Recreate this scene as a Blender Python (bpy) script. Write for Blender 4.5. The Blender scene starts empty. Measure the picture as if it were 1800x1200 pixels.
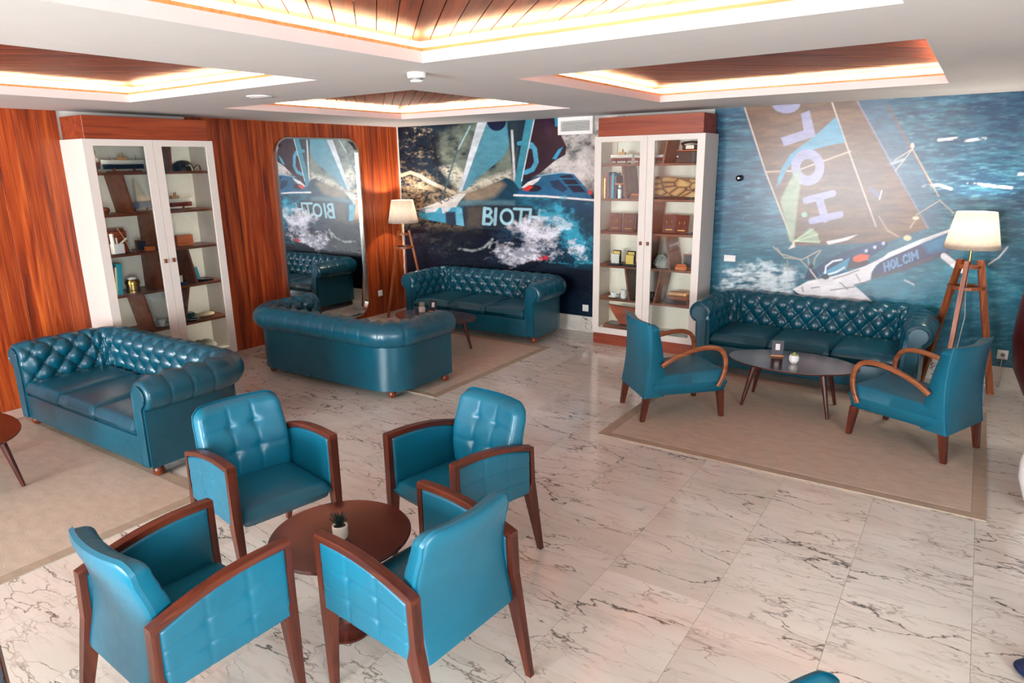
import bpy, bmesh, math, random
import numpy as np
from mathutils import Vector, Matrix
random.seed(7)
PI = math.pi
scene = bpy.context.scene
COL = scene.collection

# ------------------------------------------------------------------ camera, world, lights, exposure
CAM = (6.982144, -7.467127, 2.072913)
ROT = ((0.8293239, -0.1283938, 0.5438170), (0.5585466, 0.2178903, -0.8003434), (-0.0157333, 0.9674910, 0.2524156))
FPX = 1196.01
cam_d = bpy.data.cameras.new('camera'); cam = bpy.data.objects.new('camera', cam_d); COL.objects.link(cam)
cam_d.sensor_width = 36.0; cam_d.sensor_fit = 'HORIZONTAL'; cam_d.lens = FPX * 36.0 / 1800.0
cam_d.clip_start = 0.02; cam_d.clip_end = 100
cam.matrix_world = Matrix([list(ROT[i]) + [CAM[i]] for i in range(3)] + [[0, 0, 0, 1]])
scene.camera = cam

scene.view_settings.view_transform = 'Standard'
scene.view_settings.look = 'None'
scene.view_settings.exposure = 0.03
scene.view_settings.gamma = 1.0
scene.view_settings.use_curve_mapping = False
try:
    scene.cycles.use_denoising = True
except Exception:
    pass

world = bpy.data.worlds.new('world'); scene.world = world
world.use_nodes = True
bg = world.node_tree.nodes['Background']
bg.inputs['Color'].default_value = (0.75, 0.86, 1.0, 1); bg.inputs['Strength'].default_value = 0.6

def area_light(name, loc, rot, sx, sy, power, color):
    d = bpy.data.lights.new(name, 'AREA'); d.shape = 'RECTANGLE'; d.size = sx; d.size_y = sy
    d.energy = power; d.color = color
    o = bpy.data.objects.new(name, d); COL.objects.link(o); o.location = loc; o.rotation_euler = rot
    return o
X_SIDE = 10.4
WINDOW_POWER = 640.0
for i, wx in enumerate((2.75, 4.85)):
    area_light('daylight_%d' % (i + 1), (wx, -13.35, 1.40), (PI / 2, 0, 0), 1.85, 2.05, WINDOW_POWER, (0.90, 0.96, 1.0))
area_light('daylight_3', (X_SIDE + 0.15, -9.3, 1.40), (PI / 2, 0, PI / 2), 2.6, 2.05, 650.0, (0.90, 0.96, 1.0))
LED_STRENGTH = 240.0
LED_COLOR = (1.0, 0.66, 0.36)
LAMP_POWER = 36.0
LAMP_COLOR = (1.0, 0.86, 0.72)

# ------------------------------------------------------------------ material helpers
def s2l(c):
    return tuple((v / 12.92 if v <= 0.04045 else ((v + 0.055) / 1.055) ** 2.4) for v in (x / 255.0 for x in c))
def new_mat(name):
    m = bpy.data.materials.new(name); m.use_nodes = True
    nt = m.node_tree; b = nt.nodes['Principled BSDF']
    return m, nt, b
def setp(b, **k):
    for n, v in k.items():
        n = n.replace('_', ' ')
        if n in b.inputs:
            s = b.inputs[n]
            s.default_value = (tuple(v) + (1,)) if isinstance(v, (tuple, list)) and len(v) == 3 and s.type == 'RGBA' else v
def N(nt, t, **k):
    n = nt.nodes.new(t)
    for a, v in k.items(): setattr(n, a, v)
    return n
def L(nt, a, b): nt.links.new(a, b)
def ramp(nt, fac, stops, interp='LINEAR'):
    r = N(nt, 'ShaderNodeValToRGB'); cr = r.color_ramp; cr.interpolation = interp
    while len(cr.elements) > 1: cr.elements.remove(cr.elements[-1])
    cr.elements[0].position = stops[0][0]; cr.elements[0].color = tuple(stops[0][1]) + (1,)
    for p, c in stops[1:]:
        e = cr.elements.new(p); e.color = tuple(c) + (1,)
    L(nt, fac, r.inputs['Fac']); return r.outputs['Color']
def coords(nt, scale=(1, 1, 1), rand=0.0, kind='Object'):
    tc = N(nt, 'ShaderNodeTexCoord'); v = tc.outputs[kind]
    if rand:
        oi = N(nt, 'ShaderNodeObjectInfo'); mu = N(nt, 'ShaderNodeVectorMath', operation='SCALE')
        cmb = N(nt, 'ShaderNodeCombineXYZ')
        m2 = N(nt, 'ShaderNodeMath', operation='MULTIPLY'); m2.inputs[1].default_value = 7.31
        L(nt, oi.outputs['Random'], m2.inputs[0])
        L(nt, oi.outputs['Random'], cmb.inputs[0]); L(nt, m2.outputs[0], cmb.inputs[1]); L(nt, m2.outputs[0], cmb.inputs[2])
        L(nt, cmb.outputs[0], mu.inputs[0]); mu.inputs['Scale'].default_value = rand
        ad = N(nt, 'ShaderNodeVectorMath', operation='ADD'); L(nt, v, ad.inputs[0]); L(nt, mu.outputs[0], ad.inputs[1]); v = ad.outputs[0]
    mp = N(nt, 'ShaderNodeMapping'); mp.inputs['Scale'].default_value = scale
    L(nt, v, mp.inputs['Vector']); return mp.outputs['Vector']
def noise(nt, vec, scale, detail=4, rough=0.55, dist=0.0):
    n = N(nt, 'ShaderNodeTexNoise'); n.inputs['Scale'].default_value = scale; n.inputs['Detail'].default_value = detail
    n.inputs['Roughness'].default_value = rough; n.inputs['Distortion'].default_value = dist
    L(nt, vec, n.inputs['Vector']); return n.outputs['Fac']
def bump(nt, b, h, strength, dist=0.002):
    n = N(nt, 'ShaderNodeBump'); n.inputs['Strength'].default_value = strength; n.inputs['Distance'].default_value = dist
    L(nt, h, n.inputs['Height']); L(nt, n.outputs['Normal'], b.inputs['Normal'])
def mixc(nt, fac, a, b, mode='MIX'):
    m = N(nt, 'ShaderNodeMix', data_type='RGBA', blend_type=mode)
    for s, v in ((m.inputs[0], fac), (m.inputs[6], a), (m.inputs[7], b)):
        if hasattr(v, 'links'): L(nt, v, s)
        elif isinstance(v, (int, float)): s.default_value = v
        else: s.default_value = tuple(v) + (1,)
    return m.outputs[2]
def mathn(nt, op, a, b=None, clamp=False):
    m = N(nt, 'ShaderNodeMath', operation=op); m.use_clamp = clamp
    for i, v in enumerate((a, b)):
        if v is None: continue
        if hasattr(v, 'links'): L(nt, v, m.inputs[i])
        else: m.inputs[i].default_value = v
    return m.outputs[0]

def mat_plain(name, rgb, rough=0.5, metal=0.0, spec=0.5, tint=0.08, **k):
    m, nt, b = new_mat(name)
    c = s2l(rgb); n = noise(nt, coords(nt), 9.0, 3)
    L(nt, ramp(nt, n, [(0.3, [x * (1 - tint) for x in c]), (0.7, [min(1, x * (1 + tint)) for x in c])]), b.inputs['Base Color'])
    setp(b, Roughness=rough, Metallic=metal, Specular_IOR_Level=spec, **k); return m

def mat_wood(name, dark, mid, light, axis=2, grain=1.0, rough=0.35, rand=5.0, tone=0.25, coat=0.0):
    m, nt, b = new_mat(name)
    sc = [9.0 * grain] * 3; sc[axis] = 0.55 * grain
    v = coords(nt, tuple(sc), rand)
    n1 = noise(nt, v, 1.4, 5, 0.6, 0.9)
    sc2 = [60.0 * grain] * 3; sc2[axis] = 1.6 * grain
    n2 = noise(nt, coords(nt, tuple(sc2), rand), 1.5, 3, 0.5)
    f = mathn(nt, 'ADD', mathn(nt, 'MULTIPLY', n1, 0.72), mathn(nt, 'MULTIPLY', n2, 0.28))
    c = ramp(nt, f, [(0.30, s2l(dark)), (0.47, s2l(mid)), (0.68, s2l(light))])
    oi = N(nt, 'ShaderNodeObjectInfo')
    t = mathn(nt, 'ADD', mathn(nt, 'MULTIPLY', oi.outputs['Random'], tone), 1.0 - tone / 2)
    h = N(nt, 'ShaderNodeHueSaturation'); L(nt, t, h.inputs['Value']); L(nt, c, h.inputs['Color'])
    L(nt, h.outputs['Color'], b.inputs['Base Color'])
    setp(b, Roughness=rough, Specular_IOR_Level=0.45, Coat_Weight=coat, Coat_Roughness=0.15)
    bump(nt, b, n2, 0.12, 0.001); return m

# leather
def mat_leather(name, rgb, rough=0.36):
    m, nt, b = new_mat(name); c = s2l(rgb)
    v = coords(nt)
    n = noise(nt, v, 3.5, 4)
    L(nt, ramp(nt, n, [(0.3, [x * 0.85 for x in c]), (0.7, [x * 1.12 for x in c])]), b.inputs['Base Color'])
    pores = noise(nt, v, 210, 2)
    n2 = noise(nt, v, 26, 3)
    h = mathn(nt, 'ADD', mathn(nt, 'MULTIPLY', pores, 0.25), mathn(nt, 'MULTIPLY', n2, 0.75))
    L(nt, mathn(nt, 'ADD', mathn(nt, 'MULTIPLY', n2, 0.18), rough - 0.09), b.inputs['Roughness'])
    setp(b, Specular_IOR_Level=0.6)
    bump(nt, b, h, 0.16, 0.003); return m

M = {}
M['leather'] = mat_leather('teal_leather', (0, 74, 93), 0.31)
M['leather_chair'] = mat_leather('teal_chair_leather', (5, 99, 124), 0.38)
M['leather_dark'] = mat_leather('navy_leather', (10, 40, 80), 0.45)
M['wall_wood'] = mat_wood('cherry_wall_wood', (60, 15, 6), (144, 54, 17), (198, 98, 38), 2, 1.0, 0.40, 6.0, 0.35)
M['ceil_wood'] = mat_wood('cherry_ceiling_wood', (58, 16, 5), (108, 38, 11), (152, 66, 22), 0, 1.0, 0.5, 6.0, 0.3)
M['box_wood'] = mat_wood('cherry_box_wood', (92, 30, 14), (132, 52, 26), (156, 74, 40), 0, 1.4, 0.4, 3.0, 0.1)
M['shelf_wood'] = mat_wood('walnut_shelf_wood', (74, 34, 20), (112, 58, 36), (140, 80, 52), 0, 1.4, 0.4, 3.0, 0.15)
M['frame_wood'] = mat_wood('mahogany_frame_wood', (44, 17, 12), (76, 32, 21), (112, 54, 32), 2, 1.6, 0.32, 3.0, 0.2)
M['frame_wood_x'] = mat_wood('mahogany_rail_wood', (44, 17, 12), (76, 32, 21), (112, 54, 32), 0, 1.6, 0.32, 3.0, 0.2)
M['table_wood'] = mat_wood('dark_mahogany_table_wood', (38, 12, 12), (62, 24, 21), (84, 36, 28), 0, 1.2, 0.20, 3.0, 0.12, 0.3)
M['leg_wood'] = mat_wood('dark_leg_wood', (44, 18, 16), (70, 30, 24), (96, 46, 34), 2, 1.6, 0.3, 3.0, 0.1)
M['lamp_wood'] = mat_wood('lamp_wood', (96, 44, 22), (140, 72, 38), (176, 106, 62), 2, 1.6, 0.38, 3.0, 0.15)
M['arm_wood'] = mat_wood('bent_arm_wood', (86, 42, 22), (128, 70, 40), (166, 104, 64), 0, 1.6, 0.3, 3.0, 0.12)
M['orange_wood'] = mat_wood('orange_box_wood', (150, 66, 24), (190, 92, 38), (216, 122, 58), 0, 2.5, 0.45, 3.0, 0.15)
M['trim_wood'] = mat_wood('pale_trim_wood', (170, 112, 60), (206, 150, 90), (226, 178, 120), 0, 2.0, 0.5, 3.0, 0.1)
M['foot_wood'] = mat_wood('bun_foot_wood', (70, 26, 12), (104, 44, 22), (134, 66, 36), 0, 3.0, 0.3, 3.0, 0.1)
M['white'] = mat_plain('white_lacquer', (214, 206, 198), 0.35, tint=0.02)
M['cream_in'] = mat_plain('cream_cabinet_lining', (230, 226, 214), 0.5, tint=0.02)
M['plaster'] = mat_plain('white_plaster', (212, 210, 208), 0.75, spec=0.3, tint=0.015)
M['wallpaint'] = mat_plain('white_wall_paint', (212, 206, 198), 0.7, spec=0.3, tint=0.02)
M['plastic'] = mat_plain('white_plastic', (236, 234, 230), 0.35, tint=0.02)
M['grey'] = mat_plain('grey_plastic', (120, 120, 118), 0.45)
M['black'] = mat_plain('black_bakelite', (16, 17, 22), 0.25)
M['navy'] = mat_plain('navy_card', (16, 24, 44), 0.4)
M['paper'] = mat_plain('white_paper', (226, 224, 220), 0.7)
M['cream'] = mat_plain('cream_ceramic', (232, 224, 206), 0.4)
M['ceramic'] = mat_plain('white_ceramic', (238, 238, 238), 0.18, tint=0.02)
M['brass'] = mat_plain('aged_brass', (190, 160, 100), 0.3, 1.0)
M['steel'] = mat_plain('brushed_steel', (200, 196, 186), 0.22, 1.0, tint=0.03)
M['gold'] = mat_plain('gold_card', (226, 196, 110), 0.35, 0.5)
M['silver'] = mat_plain('silver_card', (214, 212, 208), 0.35, 0.3)
M['hull_white'] = mat_plain('white_hull_paint', (226, 224, 216), 0.35)
M['hull_red'] = mat_plain('red_hull_paint', (110, 28, 24), 0.4)
M['hull_dark'] = mat_plain('dark_hull_paint', (20, 34, 48), 0.3)
M['hull_blue'] = mat_plain('grey_blue_hull_paint', (92, 112, 136), 0.35)
M['deck'] = mat_plain('tan_deck', (190, 140, 96), 0.5)
M['sail'] = mat_plain('beige_sail_cloth', (214, 196, 164), 0.8)
M['leaf'] = mat_plain('dark_succulent_leaf', (26, 48, 42), 0.4, tint=0.3)
M['soil'] = mat_plain('dark_soil', (30, 24, 20), 0.9, tint=0.3)
M['moss'] = mat_plain('pale_green_leaf', (158, 168, 96), 0.6, tint=0.3)
M['stone'] = mat_plain('grey_stone', (150, 148, 140), 0.8, tint=0.4)
M['blue_book'] = mat_plain('turquoise_book_cloth', (36, 132, 158), 0.5)
M['dark_book'] = mat_plain('dark_book_cloth', (34, 44, 70), 0.5)
M['red_book'] = mat_plain('red_book_cloth', (132, 40, 44), 0.5)
M['tan_book'] = mat_plain('tan_book_cloth', (206, 170, 110), 0.6)
M['plaque'] = mat_plain('maroon_plaque', (86, 32, 26), 0.3, tint=0.15)
M['green_glaze'] = mat_plain('dark_green_glaze', (22, 64, 66), 0.2)
M['red_dark'] = mat_wood('dark_red_rounded_wood', (34, 6, 10), (62, 14, 18), (84, 26, 26), 2, 1.0, 0.35, 3.0, 0.05)
M['joint'] = mat_plain('pale_joint_filler', (186, 176, 160), 0.8)

# glass that mixes clear and mirror by view angle
def mat_glass():
    m, nt, b = new_mat('clear_pane_glass'); nt.nodes.remove(b)
    out = nt.nodes['Material Output']; tr = N(nt, 'ShaderNodeBsdfTransparent'); gl = N(nt, 'ShaderNodeBsdfGlossy')
    tr.inputs['Color'].default_value = (0.94, 0.96, 0.95, 1); gl.inputs['Roughness'].default_value = 0.02
    fr = N(nt, 'ShaderNodeFresnel'); fr.inputs['IOR'].default_value = 1.5
    mx = N(nt, 'ShaderNodeMixShader'); L(nt, fr.outputs[0], mx.inputs[0]); L(nt, tr.outputs[0], mx.inputs[1]); L(nt, gl.outputs[0], mx.inputs[2])
    L(nt, mx.outputs[0], out.inputs['Surface']); return m
M['glass'] = mat_glass()
def mat_mirror():
    m, nt, b = new_mat('mirror_glass'); setp(b, Base_Color=(0.82, 0.85, 0.86), Metallic=1.0, Roughness=0.012)
    n = noise(nt, coords(nt), 3.0, 2); L(nt, ramp(nt, n, [(0, (0.80, 0.83, 0.85)), (1, (0.86, 0.88, 0.88))]), b.inputs['Base Color']); return m
M['mirror'] = mat_mirror()
def mat_emit(name, col, strength):
    m, nt, b = new_mat(name); nt.nodes.remove(b); e = N(nt, 'ShaderNodeEmission')
    e.inputs['Color'].default_value = tuple(col) + (1,); e.inputs['Strength'].default_value = strength
    L(nt, e.outputs[0], nt.nodes['Material Output'].inputs['Surface']); return m
M['led'] = mat_emit('warm_led', LED_COLOR, LED_STRENGTH)
M['cab_fill'] = mat_emit('cabinet_fill_glow', (1.0, 0.93, 0.80), 24.0)  # glow of the added strips that lift the cabinet interiors
M['bulb'] = mat_emit('warm_bulb', LAMP_COLOR, 6.0)
def mat_shade():
    m, nt, b = new_mat('pleated_shade_fabric'); nt.nodes.remove(b)
    out = nt.nodes['Material Output']
    v = coords(nt); n = noise(nt, v, 40, 2)
    c = ramp(nt, n, [(0.3, s2l((240, 232, 220))), (0.7, s2l((252, 246, 238)))])
    d = N(nt, 'ShaderNodeBsdfDiffuse'); t = N(nt, 'ShaderNodeBsdfTranslucent')
    L(nt, c, d.inputs['Color']); L(nt, c, t.inputs['Color'])
    mx = N(nt, 'ShaderNodeMixShader'); mx.inputs[0].default_value = 0.78
    L(nt, d.outputs[0], mx.inputs[1]); L(nt, t.outputs[0], mx.inputs[2])
    L(nt, mx.outputs[0], out.inputs['Surface']); return m
M['shade'] = mat_shade()

def mat_marble():
    m, nt, b = new_mat('veined_white_marble')
    v0 = coords(nt, (1, 1, 1), 9.0)
    mp = N(nt, 'ShaderNodeMapping'); mp.inputs['Rotation'].default_value = (0, 0, 0.30); mp.inputs['Scale'].default_value = (0.42, 1.25, 1)
    L(nt, v0, mp.inputs['Vector']); v = mp.outputs['Vector']
    wob = N(nt, 'ShaderNodeTexNoise'); wob.inputs['Scale'].default_value = 5.0; wob.inputs['Detail'].default_value = 5; wob.inputs['Roughness'].default_value = 0.55
    L(nt, v, wob.inputs['Vector'])
    sub = N(nt, 'ShaderNodeVectorMath', operation='SUBTRACT'); L(nt, wob.outputs['Color'], sub.inputs[0]); sub.inputs[1].default_value = (0.5, 0.5, 0.5)
    sc = N(nt, 'ShaderNodeVectorMath', operation='SCALE'); sc.inputs['Scale'].default_value = 0.36; L(nt, sub.outputs[0], sc.inputs[0])
    ad = N(nt, 'ShaderNodeVectorMath', operation='ADD'); L(nt, v, ad.inputs[0]); L(nt, sc.outputs[0], ad.inputs[1]); vd = ad.outputs[0]
    def vein(scale, width, vec):
        vo = N(nt, 'ShaderNodeTexVoronoi', feature='DISTANCE_TO_EDGE'); vo.inputs['Scale'].default_value = scale
        L(nt, vec, vo.inputs['Vector'])
        return ramp(nt, vo.outputs['Distance'], [(0.0, (1, 1, 1)), (width * 0.4, (0.7, 0.7, 0.7)), (width, (0, 0, 0))])
    v1 = vein(2.3, 0.013, vd); v2 = vein(4.6, 0.022, vd); v3 = vein(9.0, 0.032, vd)
    k1 = ramp(nt, noise(nt, v, 2.2, 3), [(0.45, (0, 0, 0)), (0.56, (1, 1, 1))])
    k2 = ramp(nt, noise(nt, v, 4.6, 4), [(0.44, (0, 0, 0)), (0.60, (1, 1, 1))]); k3 = ramp(nt, noise(nt, v, 3.1, 4), [(0.50, (0, 0, 0)), (0.62, (1, 1, 1))])
    st = coords(nt, (1, 1, 1), 9.0)
    mp2 = N(nt, 'ShaderNodeMapping'); mp2.inputs['Rotation'].default_value = (0, 0, 0.30); mp2.inputs['Scale'].default_value = (1.0, 7.0, 1)
    L(nt, st, mp2.inputs['Vector'])
    streak = ramp(nt, noise(nt, mp2.outputs['Vector'], 3.2, 6, 0.65, 0.4), [(0.52, (0, 0, 0)), (0.72, (1, 1, 1))])
    cloud = noise(nt, v, 1.6, 3)
    base = ramp(nt, cloud, [(0.3, s2l((206, 200, 188))), (0.65, s2l((228, 224, 214)))])
    c = mixc(nt, mathn(nt, 'MULTIPLY', streak, 0.36), base, s2l((150, 138, 124)))
    c = mixc(nt, mathn(nt, 'MULTIPLY', mathn(nt, 'MULTIPLY', v3, k3), 0.45), c, s2l((132, 116, 100)))
    c = mixc(nt, mathn(nt, 'MULTIPLY', mathn(nt, 'MULTIPLY', v2, k2), 0.8), c, s2l((108, 90, 76)))
    c = mixc(nt, mathn(nt, 'MULTIPLY', mathn(nt, 'MULTIPLY', v1, k1), 0.95), c, s2l((66, 54, 48)))
    L(nt, c, b.inputs['Base Color']); setp(b, Roughness=0.13, Specular_IOR_Level=0.5)
    return m
M['marble'] = mat_marble()
def mat_rug(name, rgb):
    m, nt, b = new_mat(name); c = s2l(rgb); v = coords(nt)
    n = noise(nt, v, 130, 3, 0.8); n2 = noise(nt, coords(nt, (1, 2, 1)), 9, 5)
    f = mathn(nt, 'ADD', mathn(nt, 'MULTIPLY', n, 0.6), mathn(nt, 'MULTIPLY', n2, 0.4))
    L(nt, ramp(nt, f, [(0.3, [x * 0.74 for x in c]), (0.7, [x * 1.2 for x in c])]), b.inputs['Base Color'])
    setp(b, Roughness=0.95, Specular_IOR_Level=0.1); bump(nt, b, n, 0.5, 0.004); return m
M['rug'] = mat_rug('beige_woven_rug', (188, 175, 158)); M['rug_edge'] = mat_rug('taupe_rug_binding', (168, 153, 135))
def mat_print(name):
    m, nt, b = new_mat(name)
    at = N(nt, 'ShaderNodeAttribute', attribute_name='print')
    n = noise(nt, coords(nt, (1, 1, 3)), 28, 5, 0.65)
    h = N(nt, 'ShaderNodeHueSaturation'); L(nt, at.outputs['Color'], h.inputs['Color'])
    L(nt, mathn(nt, 'ADD', mathn(nt, 'MULTIPLY', n, 0.5), 0.75), h.inputs['Value'])
    L(nt, h.outputs['Color'], b.inputs['Base Color']); setp(b, Roughness=0.26, Specular_IOR_Level=0.36); return m
M['print'] = mat_print('glossy_photo_wallpaper')
def mat_carved():
    m, nt, b = new_mat('scorched_carved_wood'); v = coords(nt, (1, 1, 2))
    w = N(nt, 'ShaderNodeTexVoronoi', feature='DISTANCE_TO_EDGE'); w.inputs['Scale'].default_value = 7; L(nt, v, w.inputs['Vector'])
    c = ramp(nt, w.outputs['Distance'], [(0.02, s2l((46, 30, 20))), (0.06, s2l((150, 112, 70))), (0.3, s2l((196, 160, 108)))])
    L(nt, mixc(nt, ramp(nt, noise(nt, v, 6, 4), [(0.55, (0, 0, 0)), (0.7, (0.7, 0.7, 0.7))]), c, s2l((60, 40, 30))), b.inputs['Base Color'])
    setp(b, Roughness=0.6); return m
M['carved'] = mat_carved()

# ------------------------------------------------------------------ mesh helpers
class MB:
    def __init__(s): s.v = []; s.f = []
    def add(s, v, f):
        o = len(s.v); s.v += [tuple(p) for p in v]; s.f += [tuple(i + o for i in q) for q in f]; return s
    def box(s, x0, x1, y0, y1, z0, z1):
        return s.add([(x0, y0, z0), (x1, y0, z0), (x1, y1, z0), (x0, y1, z0), (x0, y0, z1), (x1, y0, z1), (x1, y1, z1), (x0, y1, z1)],
                     [(3, 2, 1, 0), (4, 5, 6, 7), (0, 1, 5, 4), (1, 2, 6, 5), (2, 3, 7, 6), (3, 0, 4, 7)])
    def rbox(s, x0, x1, y0, y1, z0, z1, r=0.005, seg=2):
        bm = bmesh.new(); bmesh.ops.create_cube(bm, size=1.0)
        for v in bm.verts:
            v.co = ((x0 + x1) / 2 + v.co.x * (x1 - x0), (y0 + y1) / 2 + v.co.y * (y1 - y0), (z0 + z1) / 2 + v.co.z * (z1 - z0))
        bmesh.ops.bevel(bm, geom=list(bm.edges), offset=r, segments=seg, profile=0.5, affect='EDGES')
        bm.verts.index_update(); s.add([v.co[:] for v in bm.verts], [[v.index for v in f.verts] for f in bm.faces]); bm.free(); return s
    def hexa(s, a, b):
        """a, b: two quads (4 points each) joined into a six-sided solid"""
        return s.add(list(a) + list(b), [(3, 2, 1, 0), (4, 5, 6, 7), (0, 1, 5, 4), (1, 2, 6, 5), (2, 3, 7, 6), (3, 0, 4, 7)])
    def lathe(s, prof, seg=24, c=(0, 0, 0), sx=1.0, sy=1.0):
        v = []; f = []; n = len(prof)
        for i in range(seg):
            a = 2 * PI * i / seg
            for r, z in prof: v.append((c[0] + r * math.cos(a) * sx, c[1] + r * math.sin(a) * sy, c[2] + z))
        for i in range(seg):
            j = (i + 1) % seg
            for k in range(n - 1): f.append((i * n + k, j * n + k, j * n + k + 1, i * n + k + 1))
        if prof[0][0] > 1e-6: f.append(tuple(i * n for i in reversed(range(seg))))
        if prof[-1][0] > 1e-6: f.append(tuple(i * n + n - 1 for i in range(seg)))
        return s.add(v, f)
    def tube(s, pts, rad, seg=10, sq=None, closed=False):
        """round tube, or a rectangular bar when sq=(width across up-vector, thickness)"""
        P = [Vector(p) for p in pts]; n = len(P); v = []; f = []
        for i, p in enumerate(P):
            if closed: t = (P[(i + 1) % n] - P[i - 1]).normalized()
            else: t = (P[min(i + 1, n - 1)] - P[max(i - 1, 0)]).normalized()
            up = Vector((0, 0, 1)) if abs(t.z) < 0.95 else Vector((1, 0, 0))
            if sq and len(sq) > 2: up = Vector(sq[2])
            a = t.cross(up).normalized(); b = a.cross(t).normalized()
            if sq:
                w, h = sq[0] / 2, sq[1] / 2; c = min(w, h) * 0.35
                ring = [(w - c, -h), (w, -h + c), (w, h - c), (w - c, h), (-w + c, h), (-w, h - c), (-w, -h + c), (-w + c, -h)]
            else:
                r = rad[i] if isinstance(rad, (list, tuple)) else rad
                ring = [(r * math.cos(2 * PI * k / seg), r * math.sin(2 * PI * k / seg)) for k in range(seg)]
            for x, y in ring: v.append(p + a * x + b * y)
        m = len(ring)
        for i in range(n if closed else n - 1):
            j = (i + 1) % n
            for k in range(m):
                l = (k + 1) % m; f.append((i * m + k, i * m + l, j * m + l, j * m + k))
        if not closed: f.append(tuple(reversed(range(m)))); f.append(tuple(range((n - 1) * m, n * m)))
        return s.add(v, f)
    def prism(s, poly, axis, a, b):
        """polygon extruded along axis (0 x, 1 y, 2 z); poly gives the other two coordinates in order"""
        def P(u, w, t): return {0: (t, u, w), 1: (u, t, w), 2: (u, w, t)}[axis]
        n = len(poly); v = [P(u, w, a) for u, w in poly] + [P(u, w, b) for u, w in poly]
        f = [tuple(reversed(range(n))), tuple(range(n, 2 * n))] + [(i, (i + 1) % n, n + (i + 1) % n, n + i) for i in range(n)]
        return s.add(v, f)
    def sheet(s, nu, nv, A, B):
        """closed solid between two (a,b) -> point surfaces, a and b in 0..1"""
        v = []; f = []; w = nv + 1
        for S in (A, B):
            for i in range(nu + 1):
                for j in range(nv + 1): v.append(tuple(S(i / nu, j / nv)))
        o = (nu + 1) * w
        for i in range(nu):
            for j in range(nv):
                q = (i * w + j, (i + 1) * w + j, (i + 1) * w + j + 1, i * w + j + 1)
                f.append(q); f.append(tuple(o + k for k in reversed(q)))
        rim = [(i, 0) for i in range(nu)] + [(nu, j) for j in range(nv)] + [(i, nv) for i in range(nu, 0, -1)] + [(0, j) for j in range(nv, 0, -1)]
        for k in range(len(rim)):
            p = rim[k][0] * w + rim[k][1]; q = rim[(k + 1) % len(rim)]; q = q[0] * w + q[1]
            f.append((q, p, o + p, o + q))
        return s.add(v, f)
    def build(s, name, mat, parent=None, smooth=False, angle=0.7):
        me = bpy.data.meshes.new(name); me.from_pydata(s.v, [], s.f)
        bm = bmesh.new(); bm.from_mesh(me); bmesh.ops.recalc_face_normals(bm, faces=bm.faces); bm.to_mesh(me); bm.free()
        me.update()
        if smooth:
            me.polygons.foreach_set('use_smooth', [True] * len(me.polygons))
            try: me.set_sharp_from_angle(angle=angle)
            except Exception: pass
        me.materials.append(mat if not isinstance(mat, str) else M[mat])
        o = bpy.data.objects.new(name, me); COL.objects.link(o)
        if parent: o.parent = parent
        return o

def tag(o, label=None, cat=None, group=None, kind=None):
    if label: o['label'] = label
    if cat: o['category'] = cat
    if group: o['group'] = group
    if kind: o['kind'] = kind
    return o
def empty(name, loc=(0, 0, 0), rz=0.0, label=None, cat=None, group=None):
    o = bpy.data.objects.new(name, None); COL.objects.link(o); o.empty_display_size = 0.1
    o.location = loc; o.rotation_euler = (0, 0, rz); return tag(o, label, cat, group)
def kids(o): return [c for c in bpy.data.objects if c.parent == o]
def copy_tree(o, parent=None):
    c = o.copy(); COL.objects.link(c); c.parent = parent
    for ch in kids(o): copy_tree(ch, c)
    return c
def ray(px, py):
    x, y = (px - 900) / FPX, -(py - 600) / FPX
    return Vector((ROT[0][0] * x + ROT[0][1] * y - ROT[0][2], ROT[1][0] * x + ROT[1][1] * y - ROT[1][2], ROT[2][0] * x + ROT[2][1] * y - ROT[2][2]))
def on_z(px, py, z=0.0):
    d = ray(px, py); t = (z - CAM[2]) / d.z; return Vector(CAM) + d * t
def on_y(px, py, y=0.0):
    d = ray(px, py); t = (y - CAM[1]) / d.y; return Vector(CAM) + d * t
def on_x(px, py, x=0.0):
    d = ray(px, py); t = (x - CAM[0]) / d.x; return Vector(CAM) + d * t

# ------------------------------------------------------------------ setting: floor
H = 2.6
X1, Y1 = 10.4, -13.2
MB().box(-0.2, X1 + 0.2, Y1 - 0.2, 0.2, -0.12, -0.006).build('floor', 'joint')
floor = bpy.data.objects['floor']; tag(floor, 'pale joints between the veined white marble floor slabs', kind='structure')
TX, TY = 0.5333, 0.80
tile_me = None
for i in range(-1, 20):
    for j in range(14):
        x0 = 0.267 + i * TX; y1 = -0.58 - (j - 1) * TY
        x1 = min(x0 + TX, X1); y0 = max(y1 - TY, Y1)
        xa, yb = max(x0, 0.0), min(y1, 0.0)
        if x1 - xa < 0.02 or yb - y0 < 0.02: continue
        g = 0.0007
        if abs((x1 - xa) - TX) < 1e-6 and abs((yb - y0) - TY) < 1e-6:
            if tile_me is None:
                t = MB().box(-TX / 2 + g, TX / 2 - g, -TY / 2 + g, TY / 2 - g, -0.02, 0.0).build('floor_tile', 'marble', floor); tile_me = t.data
            else:
                t = bpy.data.objects.new('floor_tile', tile_me); COL.objects.link(t); t.parent = floor
        else:
            w, h = x1 - xa, yb - y0
            t = MB().box(-w / 2 + g, w / 2 - g, -h / 2 + g, h / 2 - g, -0.02, 0.0).build('floor_tile', 'marble', floor)
        t.location = ((xa + x1) / 2, (y0 + yb) / 2, random.uniform(-0.0004, 0.0))

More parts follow.
